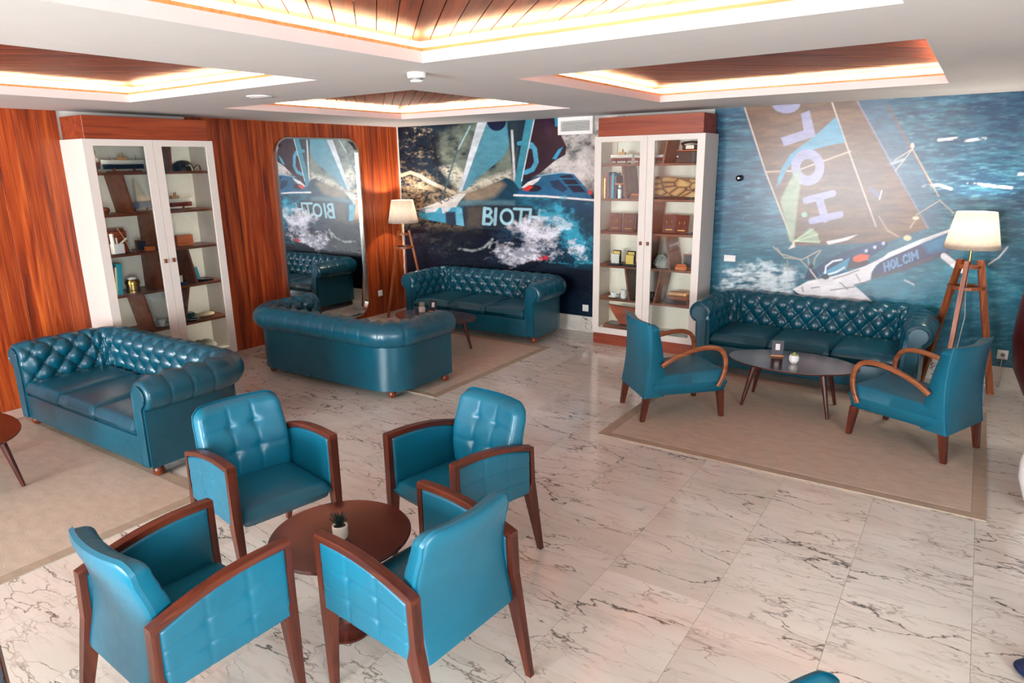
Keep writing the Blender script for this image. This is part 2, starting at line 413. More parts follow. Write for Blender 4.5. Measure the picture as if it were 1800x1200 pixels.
# ------------------------------------------------------------------ setting: ceiling with four coffers
COFFERS = [(1.215, 3.485, -3.545, -1.215, 1), (4.425, 6.68, -3.60, -1.22, -1), (1.21, 3.44, -6.75, -4.385, -1), (4.425, 6.67, -6.88, -4.51, 1)]
xs = sorted({-0.2, X1 + 0.2} | {c[0] for c in COFFERS} | {c[1] for c in COFFERS})
ys = sorted({Y1 - 0.2, 0.2} | {c[2] for c in COFFERS} | {c[3] for c in COFFERS})
LIP = 0.058
mb = MB()
for a in range(len(xs) - 1):
    for b in range(len(ys) - 1):
        cx, cy = (xs[a] + xs[a + 1]) / 2, (ys[b] + ys[b + 1]) / 2
        if not any(c[0] < cx < c[1] and c[2] < cy < c[3] for c in COFFERS):
            mb.box(xs[a], xs[a + 1], ys[b], ys[b + 1], H, H + LIP)
mb.box(-0.2, X1 + 0.2, Y1 - 0.2, 0.2, 2.80, 2.90)
ceiling = mb.build('ceiling', 'plaster'); tag(ceiling, 'white plaster ceiling with four wood lined light coffers', kind='structure')

def clip(poly, n, d):
    out = []
    for i in range(len(poly)):
        p, q = poly[i], poly[(i + 1) % len(poly)]
        a, b = n[0] * p[0] + n[1] * p[1] - d, n[0] * q[0] + n[1] * q[1] - d
        if a <= 0: out.append(p)
        if a * b < 0:
            t = a / (a - b); out.append((p[0] + (q[0] - p[0]) * t, p[1] + (q[1] - p[1]) * t))
    return out
PW = 0.0945
for x0, x1, y0, y1, dr in COFFERS:
    e = 0.10; zt = 2.728
    X0, XX, Y0, YY = x0 - e, x1 + e, y0 - e, y1 + e
    cx, cy = (x0 + x1) / 2, (y0 + y1) / 2
    r2 = 2 ** -0.5
    along = (r2, -r2) if dr == 1 else (r2, r2)        # plank direction
    nrm = (-along[1], along[0])
    ang = math.atan2(along[1], along[0])
    half = ((XX - X0) + (YY - Y0)) / 2 * r2
    k = -int(half / PW) - 1
    while k * PW < half:
        rect = [(X0 - cx, Y0 - cy), (XX - cx, Y0 - cy), (XX - cx, YY - cy), (X0 - cx, YY - cy)]
        p = clip(rect, nrm, (k + 1) * PW - 0.0026); p = clip(p, (-nrm[0], -nrm[1]), -(k * PW + 0.0026))
        if len(p) >= 3:
            # rotate to plank frame so the grain follows the local x axis
            q = [(u * along[0] + w * along[1], u * nrm[0] + w * nrm[1]) for u, w in p]
            o = MB().prism(q, 2, 0.0, 0.018).build('ceiling_plank', 'ceil_wood', ceiling)
            o.location = (cx, cy, zt + random.uniform(-0.001, 0.001)); o.rotation_euler = (0, 0, ang)
        k += 1
    b = MB()
    b.box(X0 - 0.02, X0, Y0, YY, H + LIP, zt + .02); b.box(XX, XX + 0.02, Y0, YY, H + LIP, zt + .02)
    b.box(X0 - 0.02, XX + 0.02, Y0 - 0.02, Y0, H + LIP, zt + .02); b.box(X0 - 0.02, XX + 0.02, YY, YY + 0.02, H + LIP, zt + .02)
    b.build('recess_board', 'plaster', ceiling)
    b = MB(); t = 0.012; zz = H + LIP
    b.box(x0 - t, x0, y0 - t, y1 + t, zz, zz + 0.016); b.box(x1, x1 + t, y0 - t, y1 + t, zz, zz + 0.016)
    b.box(x0, x1, y0 - t, y0, zz, zz + 0.016); b.box(x0, x1, y1, y1 + t, zz, zz + 0.016)
    b.build('edge_trim', 'trim_wood', ceiling)
    for (a0, a1, b0, b1) in ((x0 - .055, x0 - .043, y0, y1), (x1 + .043, x1 + .055, y0, y1), (x0, x1, y0 - .055, y0 - .043), (x0, x1, y1 + .043, y1 + .055)):
        MB().box(a0, a1, b0, b1, zz + 0.001, zz + 0.009).build('led_strip', 'led', ceiling)

# ------------------------------------------------------------------ setting: walls
wl = MB().box(-0.20, -0.02, Y1, 0.2, 0, 2.8).build('wall_left', 'wallpaint'); tag(wl, 'white wall behind the cherry wood planks', kind='structure')
PWD = 0.1753
plank_me = None
y = -0.0
for k in range(70):
    ya = -4.417 - PWD * k if k >= 7 else None
yy = [-4.417 - PWD * k for k in range(50)] + [-4.417 + PWD * k for k in range(1, 26)]
for yc in sorted(yy):
    lo, hi = yc, yc + PWD
    if hi > 0.0: hi = 0.0
    if hi - lo < 0.03 or lo < Y1: continue
    if lo > -4.43 and hi < -3.15: continue                  # white wall behind the display cabinet
    w = hi - lo
    if abs(w - PWD) < 1e-6 and plank_me:
        o = bpy.data.objects.new('wall_plank', plank_me); COL.objects.link(o); o.parent = wl
    else:
        c = 0.0035; p = [(-0.02, 0.0008), (-c, 0.0008), (0, c), (0, w - c), (-c, w - 0.0008), (-0.02, w - 0.0008)]
        o = MB().prism(p, 2, 0.0, H).build('wall_plank', 'wall_wood', wl)
        if abs(w - PWD) < 1e-6: plank_me = o.data
    o.location = (0, lo, 0)
wr = MB().box(-0.2, X1 + 0.2, 0.006, 0.2, 0, 2.8).build('wall_right', 'wallpaint'); tag(wr, 'white wall carrying the sailing murals', kind='structure')
MB().box(X1, X1 + 0.1, -8.0, 0.0, 0, 2.8).box(X1, X1 + 0.1, Y1, -10.6, 0, 2.8).box(X1, X1 + 0.1, -10.6, -8.0, 0, 0.35).box(X1, X1 + 0.1, -10.6, -8.0, 2.45, 2.8).build('wall_side', 'box_wood'); tag(bpy.data.objects['wall_side'], 'brown wood wall at the far side of the lounge', kind='structure')
# window wall behind the camera: piers, sill and head around three openings
b = MB()
WX = [(1.8, 3.7), (3.9, 5.8)]
b.box(-0.2, X1 + 0.2, Y1 - 0.15, Y1, 0, 0.35); b.box(-0.2, X1 + 0.2, Y1 - 0.15, Y1, 2.45, 2.8)
edges = [-0.2] + [v for w in WX for v in w] + [X1 + 0.2]
for i in range(0, len(edges), 2): b.box(edges[i], edges[i + 1], Y1 - 0.15, Y1, 0.35, 2.45)
tag(b.build('wall_back', 'box_wood'), 'brown wood window wall behind the viewer', kind='structure')
for i, (a, c) in enumerate(WX):
    f = MB(); z0, z1 = 0.35, 2.45; t = 0.06; ya, yb = Y1 - 0.10, Y1 - 0.04
    f.box(a, a + t, ya, yb, z0, z1); f.box(c - t, c, ya, yb, z0, z1); f.box(a + t, c - t, ya, yb, z0, z0 + t); f.box(a + t, c - t, ya, yb, z1 - t, z1)
    f.box((a + c) / 2 - t / 2, (a + c) / 2 + t / 2, ya, yb, z0 + t, z1 - t)
    w = f.build('window_%d' % (i + 1), 'white'); tag(w, 'white framed window behind the viewer, number %d along the wall' % (i + 1), kind='structure')
f = MB()
for a, c in ((-10.6, -10.54), (-8.06, -8.0), (-9.33, -9.27)): f.box(X1 + 0.02, X1 + 0.08, a, c, 0.35, 2.45)
for a, c in ((0.35, 0.41), (2.39, 2.45)): f.box(X1 + 0.02, X1 + 0.08, -10.54, -9.33, a, c).box(X1 + 0.02, X1 + 0.08, -9.27, -8.06, a, c)
tag(f.build('window_3', 'white'), 'white framed window in the far side wall', kind='structure')
# marble skirting on the mural wall and slim corner bead
bb = MB()
for a, c in ((0.02, 3.37), (4.60, X1)): bb.box(a, c, -0.016, 0.006, 0.0, 0.2)
tag(bb.build('baseboard_right', 'marble'), 'veined white marble skirting under the murals', kind='structure')
tag(MB().box(0.0, 0.014, -0.014, 0.0, 0.0, H).build('trim_1', 'cream'), 'slim pale bead in the room corner', kind='structure')

# ------------------------------------------------------------------ murals: printed wallpaper, colour stored per vertex
def vnoise(x, y, seed):
    rs = np.random.RandomState(seed); T = rs.rand(256, 256)
    xi = np.floor(x).astype(int); yi = np.floor(y).astype(int); fx = x - xi; fy = y - yi
    fx = fx * fx * (3 - 2 * fx); fy = fy * fy * (3 - 2 * fy)
    g = lambda i, j: T[np.mod(i, 256), np.mod(j, 256)]
    return (g(xi, yi) * (1 - fx) + g(xi + 1, yi) * fx) * (1 - fy) + (g(xi, yi + 1) * (1 - fx) + g(xi + 1, yi + 1) * fx) * fy
def fbm(x, y, seed, octv=5, gain=0.55):
    r = 0; a = 1; t = 0
    for k in range(octv):
        r = r + a * vnoise(x * 2 ** k + 17 * k, y * 2 ** k + 9 * k, seed + k); t += a; a *= gain
    return r / t
def sm(e0, e1, x):
    t = np.clip((x - e0) / (e1 - e0), 0, 1); return t * t * (3 - 2 * t)
class Paint:
    """paints on wall points; outlines are given where the print shows them, as sight points of the photograph mapped onto the flat wall"""
    def __init__(s, X, Z):
        d = np.stack([X - CAM[0], np.zeros_like(X) - CAM[1], Z - CAM[2]], -1)
        R = np.array(ROT); c = d @ R
        s.x = 900 + FPX * c[..., 0] / -c[..., 2]; s.y = 600 - FPX * c[..., 1] / -c[..., 2]
        s.c = np.zeros(X.shape + (3,)); s.X = X; s.Z = Z
    def blend(s, a, col):
        col = np.array(s2l(col)) if len(np.shape(col)) == 1 else col
        s.c = s.c * (1 - a[..., None]) + col * a[..., None]
    def poly(s, pts, col, alpha=1.0, soft=1.2, mask=None):
        ins = np.zeros(s.x.shape, bool); dist = np.full(s.x.shape, 1e9); n = len(pts)
        for i in range(n):
            (x0, y0), (x1, y1) = pts[i], pts[(i + 1) % n]
            if y0 != y1:
                c = ((y0 > s.y) != (y1 > s.y)) & (s.x < (x1 - x0) * (s.y - y0) / (y1 - y0) + x0); ins ^= c
            dx, dy = x1 - x0, y1 - y0; t = np.clip(((s.x - x0) * dx + (s.y - y0) * dy) / (dx * dx + dy * dy + 1e-9), 0, 1)
            dist = np.minimum(dist, np.hypot(s.x - x0 - t * dx, s.y - y0 - t * dy))
        a = np.clip(np.where(ins, dist, -dist) / soft + 0.5, 0, 1) * alpha
        if mask is not None: a = a * mask
        s.blend(a, col)
    def line(s, pts, w, col, alpha=1.0, mask=None):
        dist = np.full(s.x.shape, 1e9)
        for (x0, y0), (x1, y1) in zip(pts[:-1], pts[1:]):
            dx, dy = x1 - x0, y1 - y0; t = np.clip(((s.x - x0) * dx + (s.y - y0) * dy) / (dx * dx + dy * dy + 1e-9), 0, 1)
            dist = np.minimum(dist, np.hypot(s.x - x0 - t * dx, s.y - y0 - t * dy))
        a = np.clip((w / 2 - dist) / 1.2 + 0.5, 0, 1) * alpha
        if mask is not None: a = a * mask
        s.blend(a, col)
    def ell(s, cx, cy, rx, ry, col, alpha=1.0, inner=0.0, mask=None, soft=1.2):
        d = np.hypot((s.x - cx) / rx, (s.y - cy) / ry); r = min(rx, ry)
        a = np.clip((1 - d) * r / soft + 0.5, 0, 1)
        if inner: a = a * np.clip((d - inner) * r / soft + 0.5, 0, 1)
        if mask is not None: a = a * mask
        s.blend(a * alpha, col)
def wall_print(name, x0, x1, z0, z1, step, painter):
    nx, nz = int((x1 - x0) / step) + 1, int((z1 - z0) / step) + 1
    xs_, zs_ = np.linspace(x0, x1, nx), np.linspace(z0, z1, nz)
    X, Z = np.meshgrid(xs_, zs_, indexing='ij'); P = Paint(X, Z); painter(P)
    V = np.stack([X, np.full_like(X, -0.002), Z], -1).reshape(-1, 3)
    idx = np.arange(nx * nz).reshape(nx, nz)
    F = np.stack([idx[:-1, :-1], idx[1:, :-1], idx[1:, 1:], idx[:-1, 1:]], -1).reshape(-1, 4)
    me = bpy.data.meshes.new(name)
    nb = len(V)                                               # back face and rim give the sheet its thickness
    B = [(x0, 0.006, z0), (x1, 0.006, z0), (x1, 0.006, z1), (x0, 0.006, z1)]
    fr = [0, (nx - 1) * nz, nx * nz - 1, nz - 1]
    me.from_pydata(V.tolist() + B, [], F.tolist() + [(nb + 3, nb + 2, nb + 1, nb), (fr[0], fr[1], nb + 1, nb), (fr[1], fr[2], nb + 2, nb + 1), (fr[2], fr[3], nb + 3, nb + 2), (fr[3], fr[0], nb, nb + 3)])
    at = me.color_attributes.new('print', 'FLOAT_COLOR', 'POINT')
    c = np.concatenate([P.c.reshape(-1, 3), np.zeros((4, 3))]); c = np.concatenate([np.clip(c, 0, 1), np.ones((len(c), 1))], 1)
    at.data.foreach_set('color', c.astype(np.float32).ravel())
    me.materials.append(M['print']); me.update()
    o = bpy.data.objects.new(name, me); COL.objects.link(o); return o

def paint_left(P):
    x, y = P.x, P.y
    n1 = fbm(x / 24, y / 18, 1); n2 = 0.55 * fbm(x / 10, y / 6, 11, 6, 0.7) + 0.45 * fbm(x / 3.4, y / 2.6, 71, 4, 0.7); n3 = fbm(x / 60, y / 40, 21)
    P.c[:] = s2l((10, 22, 36))
    P.blend(sm(0.45, 0.7, n3) * 0.6, (28, 52, 66))
    # foam-flecked dark crest, top left
    P.blend(sm(0.50, 0.72, n2) * sm(0.42, 0.62, n1) * sm(330, 250, y) * sm(830, 760, x) * 0.9, (196, 180, 150))
    # pale rock-like wave, left middle
    edge = 302 + (n1 - 0.5) * 40 + np.maximum(0, x - 730) * 0.35
    P.blend(sm(edge - 3, edge + 6, y) * sm(430, 350, y) * sm(860, 800, x) * sm(0.34, 0.66, n2) * 0.9, (170, 150, 118))
    P.line([(706, 308), (722, 303), (740, 310), (760, 322), (800, 340)], 6, (222, 206, 176), 0.7)
    # grey-green spray behind the mast
    P.poly([(770, 235), (840, 212), (905, 210), (905, 320), (830, 340), (790, 320), (775, 280)], (120, 132, 118), 0.75, 16, sm(0.25, 0.6, n1))
    P.poly([(775, 295), (800, 290), (830, 320), (900, 300), (905, 325), (815, 345)], (214, 208, 190), 0.9, 10, sm(0.3, 0.55, n2))
    # white foam on the right
    fr = sm(930, 965, x) * sm(345, 320, y)
    P.blend(fr * 0.95, (58, 64, 66)); P.blend(fr * sm(0.30, 0.62, 0.6 * n1 + 0.4 * n2) * 0.95, (212, 206, 202)); P.blend(fr * sm(0.53, 0.68, n2) * 0.45, (90, 92, 88))
    # sails and spars
    P.poly([(859, 208), (892, 206), (895, 255), (886, 275), (850, 305), (816, 336), (812, 335)], (74, 138, 158), 0.95)
    P.ell(873, 212, 17, 18, (14, 22, 54)); P.poly([(890, 206), (925, 206), (900, 290), (896, 262)], (26, 48, 62), 0.8, 3)
    P.poly([(841, 209), (859, 206), (812, 336), (806, 338)], (196, 204, 212))
    P.line([(828, 214), (800, 275), (778, 348)], 3.0, (60, 92, 98)); P.line([(826, 222), (806, 262)], 2.5, (150, 180, 184))
    P.poly([(939, 205), (982, 203), (985, 235), (996, 258), (994, 272), (975, 283), (950, 304), (915, 318)], (42, 18, 34))
    P.line([(960, 208), (966, 240)], 10, (54, 20, 62), 0.5, )
    P.line([(934, 254), (940, 262), (943, 285), (936, 298), (924, 303)], 8, (72, 150, 180)); P.line([(912, 252), (924, 250), (932, 258)], 7, (72, 150, 180))
    P.poly([(971, 279), (982, 262), (990, 258), (978, 280)], (58, 150, 190)); P.poly([(975, 204), (982, 203), (981, 222), (976, 222)], (50, 140, 180))
    P.line([(900, 230), (905, 318)], 4, (206, 206, 206), 0.85)
    P.poly([(925, 207), (939, 205), (916, 330), (911, 340), (901, 338)], (56, 132, 152)); P.line([(940, 206), (917, 318)], 1.6, (210, 214, 216))
    # hull
    P.poly([(736, 372), (760, 358), (810, 344), (850, 330), (890, 312), (903, 318), (915, 335), (960, 342), (1060, 350), (1060, 480), (1000, 470), (930, 430), (880, 404), (818, 398), (786, 392), (740, 384)], (18, 62, 84), 1.0, 2)
    P.blend(sm(0.45, 0.65, fbm(x / 30, y / 14, 91)) * sm(330, 350, y) * sm(372, 352, y) * sm(900, 930, x) * 0.7, (40, 128, 154))
    P.poly([(812, 340), (850, 326), (880, 318), (888, 325), (870, 345), (850, 352), (820, 355)], (146, 128, 104), 0.85, 10)
    P.poly([(800, 352), (905, 352), (905, 362), (800, 362)], (84, 122, 134), 0.8, 5)
    P.poly([(816, 362), (850, 360), (935, 362), (960, 372), (1000, 400), (905, 404), (860, 402), (818, 398)], (36, 44, 54), 0.92, 4)
    P.poly([(822, 364), (848, 362), (846, 400), (820, 398)], (92, 84, 74), 0.7, 8)
    P.poly([(735, 376), (742, 366), (806, 362), (810, 364), (816, 397), (786, 392), (740, 384)], (62, 150, 182))
    P.poly([(741, 366), (770, 355), (806, 340), (820, 340), (806, 356), (802, 364)], (206, 202, 194))
    P.poly([(742, 368), (772, 364), (766, 372), (748, 374)], (214, 218, 220), 0.9); P.poly([(776, 365), (794, 364), (786, 374), (778, 375)], (214, 218, 220), 0.9)
    P.poly([(783, 372), (800, 372), (803, 396), (784, 392)], (26, 40, 62), 0.95, 3)
    P.poly([(802, 364), (812, 366), (816, 397), (802, 395)], (98, 176, 202))
    P.line([(768, 352), (777, 358), (772, 348), (784, 354), (790, 350), (786, 344), (796, 349)], 1.6, (52, 56, 66))
    P.line([(726, 368), (745, 367)], 1.6, (190, 190, 184)); P.ell(745, 371, 3, 4, (70, 90, 110), 1, 0.5)
    # deck house
    P.poly([(905, 344), (926, 322), (946, 309), (986, 303), (1008, 305), (1030, 330), (1040, 346), (1040, 352)], (22, 88, 126))
    P.poly([(916, 330), (928, 320), (952, 310), (946, 318), (930, 330)], (220, 216, 214)); P.poly([(918, 334), (930, 325), (938, 326), (930, 336)], (212, 52, 44))
    P.ell(938, 331, 14, 6, (24, 20, 34)); P.poly([(920, 331), (930, 326), (938, 328), (928, 336)], (206, 54, 46))
    P.poly([(983, 309), (1003, 306), (1030, 338), (1008, 338)], (18, 20, 46)); P.line([(984, 314), (1012, 314)], 1.4, (32, 120, 164)); P.line([(992, 325), (1024, 325)], 1.4, (32, 120, 164))
    P.poly([(966, 318), (982, 316), (998, 332), (990, 338), (972, 330)], (22, 38, 70), 0.9)
    P.ell(1037, 338, 3.5, 4, (214, 60, 60)); P.line([(904, 343), (960, 345), (1060, 353)], 3.2, (222, 220, 220))
    P.line([(945, 309), (986, 303), (1008, 305)], 1.6, (150, 190, 206))
    P.poly([(930, 352), (1000, 356), (1060, 362), (1060, 380), (990, 372), (940, 362)], (16, 60, 92), 0.7, 5)
    # lettering on the topsides
    c = (150, 196, 208); w = 4.6
    P.line([(852, 366), (850, 393)], w + 1, c); P.line([(852, 366), (861, 367), (864, 372), (860, 378), (852, 379)], w, c); P.line([(852, 379), (862, 381), (866, 387), (861, 394), (850, 393)], w, c)
    P.line([(872, 367), (870, 394)], w + 0.6, c)
    P.ell(891, 381, 12.5, 15, c, 1.0, 0.66)
    P.line([(904, 367), (930, 368)], w, c); P.line([(917, 368), (914, 394)], w, c)
    P.line([(933, 368), (930, 392)], w, c); P.line([(931, 381), (946, 382)], w, c, 0.9); P.line([(949, 369), (947, 388)], w, c, 0.75)
    P.line([(950, 369), (958, 370), (960, 375)], w - 1, c, 0.5)
    # dark trough below
    lo = sm(395, 425, y)
    P.blend(sm(398, 412, y - (x - 800) * 0.06) * (1 - sm(870, 960, x)) * 0.9, (16, 22, 36))
    P.blend(lo * sm(0.46, 0.72, n2) * sm(0.4, 0.6, n1) * sm(470, 430, y) * sm(900, 800, x) * 0.35, (96, 96, 84))
    P.line([(806, 437), (830, 441), (850, 436), (866, 420), (860, 435)], 4, (170, 180, 178), 0.7, sm(0.3, 0.6, n2))
    # turquoise and white spray
    ox, oy = P.x, P.y; w1 = fbm(x / 16, y / 12, 101, 6, 0.65); w2 = fbm(x / 16, y / 12, 131, 6, 0.65)
    P.x = x + (w1 - 0.5) * 60; P.y = y + (w2 - 0.5) * 44
    m = sm(0.28, 0.60, 0.6 * n1 + 0.4 * n2)
    P.poly([(950, 368), (990, 356), (1000, 375), (1025, 420), (1060, 450), (1060, 470), (1000, 455), (960, 410)], (52, 158, 188), 0.95, 16, m)
    P.poly([(950, 410), (985, 425), (1010, 440), (1000, 470), (968, 455), (955, 430)], (10, 40, 62), 0.85, 8)
    e2 = sm(0.30, 0.56, 0.5 * n1 + 0.5 * n2)
    P.poly([(900, 396), (925, 384), (950, 386), (985, 396), (985, 412), (975, 420), (968, 425), (978, 446), (960, 452), (935, 456), (912, 466), (895, 452), (862, 444), (872, 428), (910, 438), (930, 430), (925, 415), (908, 408)], (226, 226, 236), 0.95, 14, e2)
    P.poly([(975, 385), (992, 388), (1000, 405), (985, 412)], (196, 222, 232), 0.8, 8, e2); P.poly([(1005, 430), (1022, 428), (1030, 448), (1022, 453), (1006, 445)], (222, 226, 236), 0.9, 6, e2)
    P.line([(955, 458), (985, 464), (1010, 462), (1040, 456)], 4, (56, 166, 188), 0.8, e2); P.poly([(938, 452), (955, 451), (952, 457), (940, 457)], (204, 44, 64))
    P.x, P.y = ox, oy
    P.blend(sm(0.50, 0.62, w1) * sm(840, 880, x) * sm(1000, 960, x) * sm(400, 415, y) * sm(470, 452, y) * 0.55, (40, 60, 84))
    P.blend(sm(462, 480, y), (9, 18, 34)); P.blend(sm(480, 560, y) * sm(900, 1040, x) * 0.3, (20, 44, 70))
    P.c *= (0.62 + 0.76 * fbm(x / 14, y / 9, 151, 5, 0.6))[..., None]

def paint_right(P):
    x, y = P.x, P.y
    sk = y + (x - 1500) * 0.03
    n1 = fbm(x / 46, sk / 7, 31); n2 = fbm(x / 18, sk / 3.0, 41); n3 = fbm(x / 160, sk / 60, 51); n4 = fbm(x / 12, sk / 9, 61)
    P.c[:] = s2l((14, 66, 96))
    P.blend(sm(0.40, 0.66, n1) * 0.75, (44, 108, 130)); P.blend(sm(0.55, 0.75, n2) * 0.45, (96, 146, 160)); P.blend(sm(0.52, 0.30, n2) * 0.55, (8, 36, 66))
    P.blend(sm(1640, 1790, x) * sm(330, 200, y) * 0.55, (12, 38, 74)); P.blend(sm(360, 470, y) * 0.35, (30, 116, 132))
    P.blend(sm(0.5, 0.8, n3) * 0.3, (74, 108, 128))
    for q in ([(1622, 327), (1650, 325), (1672, 332)], [(1702, 322), (1740, 326), (1778, 330)], [(1650, 246), (1680, 243), (1700, 247), (1732, 243)], [(1790, 306), (1830, 302)], [(1560, 290), (1590, 280)]):
        P.line(q, 5, (206, 212, 212), 0.8, sm(0.32, 0.55, n4))
    # main sail, jib
    streak = sm(0.4, 0.7, n1)
    sail = [(1308, 186), (1462, 178), (1508, 176), (1560, 280), (1632, 400), (1560, 425), (1440, 432), (1396, 432), (1360, 335)]
    P.poly(sail, (100, 66, 38), 0.95, 2); P.poly(sail, (138, 98, 58), 0.45, 2, streak)
    P.poly([(1508, 176), (1560, 175), (1640, 345), (1660, 395), (1632, 400), (1560, 280)], (66, 88, 112), 0.55, 4)
    P.line([(1308, 186), (1345, 300), (1396, 432)], 2.2, (206, 186, 170)); P.line([(1462, 178), (1490, 260), (1540, 398)], 2.2, (206, 190, 178)); P.line([(1507, 178), (1580, 310), (1632, 402)], 1.8, (146, 140, 164))
    P.line([(1561, 186), (1590, 240), (1640, 330)], 6, (110, 76, 66), 0.6)
    P.line([(1345, 302), (1400, 300), (1450, 282), (1495, 266)], 2.2, (206, 186, 158), 0.8)
    # turquoise sweep and sail letters
    P.poly([(1364, 328), (1372, 300), (1388, 272), (1412, 254), (1440, 232), (1470, 205), (1478, 225), (1486, 250), (1455, 256), (1425, 264), (1400, 278), (1384, 296), (1372, 322)], (80, 142, 170))
    lav = (150, 147, 180)
    P.ell(1382, 182, 25, 17, lav, 1, 0, sm(172, 176, y))
    P.poly([(1408, 200), (1423, 194), (1434, 239), (1378, 257), (1373, 242), (1413, 229)], lav)
    P.ell(1420, 294, 29, 32, lav, 1, 0.46)
    P.line([(1417, 352), (1464, 340)], 12, lav); P.line([(1440, 348), (1450, 384)], 14, lav); P.line([(1427, 388), (1477, 377)], 12, lav)
    P.line([(1530, 330), (1545, 345)], 8, (104, 112, 156), 0.6); P.line([(1550, 335), (1546, 350)], 2, (220, 220, 220))
    # drooping pale green sail
    P.poly([(1396, 304), (1404, 296), (1408, 320), (1402, 360), (1398, 400), (1396, 426), (1388, 424), (1378, 380), (1372, 352), (1382, 330)], (148, 166, 138), 0.85, 4)
    P.poly([(1395, 424), (1424, 400), (1436, 408), (1442, 428), (1420, 426)], (138, 156, 124), 0.95); 
    for q in ((1430, 402), (1438, 412), (1442, 424)): P.line([(1396, 424), q], 1.2, (206, 220, 180))
    P.ell(1414, 377, 5, 5, (132, 170, 150)); P.poly([(1386, 438), (1396, 424), (1398, 434)], (206, 196, 180))
    # water and wake under the boat
    wx = fbm(x / 20, y / 9, 171, 6, 0.65); P.x = x + (wx - 0.5) * 70; P.y = y + (n4 - 0.5) * 40
    P.poly([(1270, 500), (1300, 470), (1340, 466), (1400, 480), (1400, 540), (1262, 540)], (206, 220, 224), 0.95, 22, sm(0.28, 0.62, 0.5 * n2 + 0.5 * n4))
    P.x, P.y = x, y
    P.poly([(1400, 436), (1440, 430), (1540, 425), (1560, 440), (1500, 460), (1440, 470)], (16, 60, 84), 0.6, 10)
    # stern gear
    for q in ([(1359, 433), (1372, 446), (1405, 455), (1420, 470)], [(1366, 436), (1378, 452), (1410, 456), (1440, 440)], [(1443, 440), (1432, 455), (1430, 470)], [(1384, 458), (1386, 480)], [(1420, 452), (1424, 476)]): P.line(q, 1.8, (176, 164, 140), 0.85)
    P.poly([(1452, 424), (1475, 420), (1508, 412), (1490, 422), (1456, 430)], (216, 212, 208))
    # dark cockpit shell, deck, hull
    P.poly([(1432, 472), (1470, 448), (1510, 434), (1545, 424), (1560, 432), (1530, 452), (1480, 480), (1440, 482)], (16, 44, 84))
    P.poly([(1444, 480), (1470, 466), (1494, 452), (1488, 474), (1460, 484)], (58, 134, 166)); P.line([(1450, 482), (1452, 468), (1464, 459), (1480, 456)], 3, (222, 226, 230)); P.line([(1456, 482), (1470, 478), (1484, 470)], 3, (222, 226, 230))
    P.poly([(1487, 472), (1496, 460), (1520, 456), (1530, 462), (1512, 470)], (60, 36, 40)); P.poly([(1500, 452), (1512, 446), (1528, 448), (1526, 456), (1508, 461), (1499, 458)], (206, 88, 50))
    for k in range(9): P.ell(1518 + k * 5, 440 - k * 2.2 + (k % 3) * 3, 3, 3, ((34, 50, 110), (190, 196, 214), (30, 30, 60))[k % 3])
    P.poly([(1394, 508), (1420, 494), (1470, 484), (1520, 468), (1552, 452), (1562, 444), (1620, 420), (1700, 392), (1700, 396), (1620, 430), (1562, 454), (1540, 466), (1532, 478), (1530, 492), (1500, 500), (1534, 530), (1420, 530)], (226, 224, 226))
    for q in ([(1465, 490), (1490, 482), (1510, 474)], [(1505, 482), (1512, 494)], [(1476, 496), (1490, 508)], [(1410, 505), (1412, 512)], [(1426, 506), (1440, 504)], [(1460, 510), (1500, 504), (1530, 492)]): P.line(q, 2.4, (120, 118, 120), 0.8)
    P.poly([(1414, 492), (1420, 474), (1432, 472), (1440, 484), (1436, 490)], (18, 28, 62)); P.ell(1426, 468, 5, 4, (14, 16, 30)); P.ell(1451, 486, 7, 5, (44, 42, 54)); P.line([(1424, 474), (1436, 490)], 2, (206, 196, 190))
    P.poly([(1532, 482), (1545, 462), (1564, 452), (1620, 428), (1700, 395), (1700, 428), (1640, 456), (1590, 474), (1532, 490)], (52, 50, 84)); P.poly([(1620, 428), (1700, 395), (1700, 425), (1660, 440), (1632, 444)], (48, 110, 150), 0.85, 10)
    P.poly([(1532, 484), (1590, 468), (1650, 446), (1640, 456), (1590, 476), (1532, 492)], (74, 62, 72), 0.8, 3)
    P.poly([(1534, 492), (1590, 478), (1600, 500), (1600, 524), (1536, 524)], (30, 110, 132), 0.7, 8)
    # hull lettering
    c = (104, 142, 182)
    def T(u, v): return (1556 + u * 0.93 - v * 0.14, 477 - u * 0.37 - v * 0.9 + 0.0)
    G = {'H': [[(0, 0), (0, 16)], [(8, 0), (8, 16)], [(0, 8), (8, 8)]], 'O': [[(4, 0), (1, 3), (0, 8), (1, 13), (4, 16), (7, 13), (8, 8), (7, 3), (4, 0)]],
         'L': [[(0, 16), (0, 0), (7, 0)]], 'C': [[(8, 13), (5, 16), (2, 14), (0, 8), (2, 2), (5, 0), (8, 3)]], 'I': [[(0, 0), (0, 16)]], 'M': [[(0, 0), (0, 16), (5, 6), (10, 16), (10, 0)]]}
    u = 0
    for ch, wd in (('H', 12), ('O', 12), ('L', 11), ('C', 12), ('I', 5), ('M', 12)):
        for q in G[ch]: P.line([T(u + a, b) for a, b in q], 3.0, c)
        u += wd
    # rigging forward and white outrigger behind the lamp
    for q in ([(1572, 282), (1604, 262), (1590, 280), (1574, 300)], [(1604, 262), (1650, 345)], [(1610, 378), (1652, 352), (1676, 374)], [(1545, 380), (1560, 405), (1580, 416)], [(1600, 400), (1612, 382)]): P.line(q, 1.8, (190, 176, 150), 0.8)
    P.ell(1604, 256, 3, 5, (206, 196, 176)); P.ell(1610, 383, 6, 3, (206, 196, 160)); P.ell(1595, 418, 7, 5, (206, 200, 160))
    P.line([(1659, 450), (1690, 474)], 11, (220, 220, 222)); P.line([(1738, 464), (1756, 452), (1771, 434)], 3.0, (196, 200, 204))
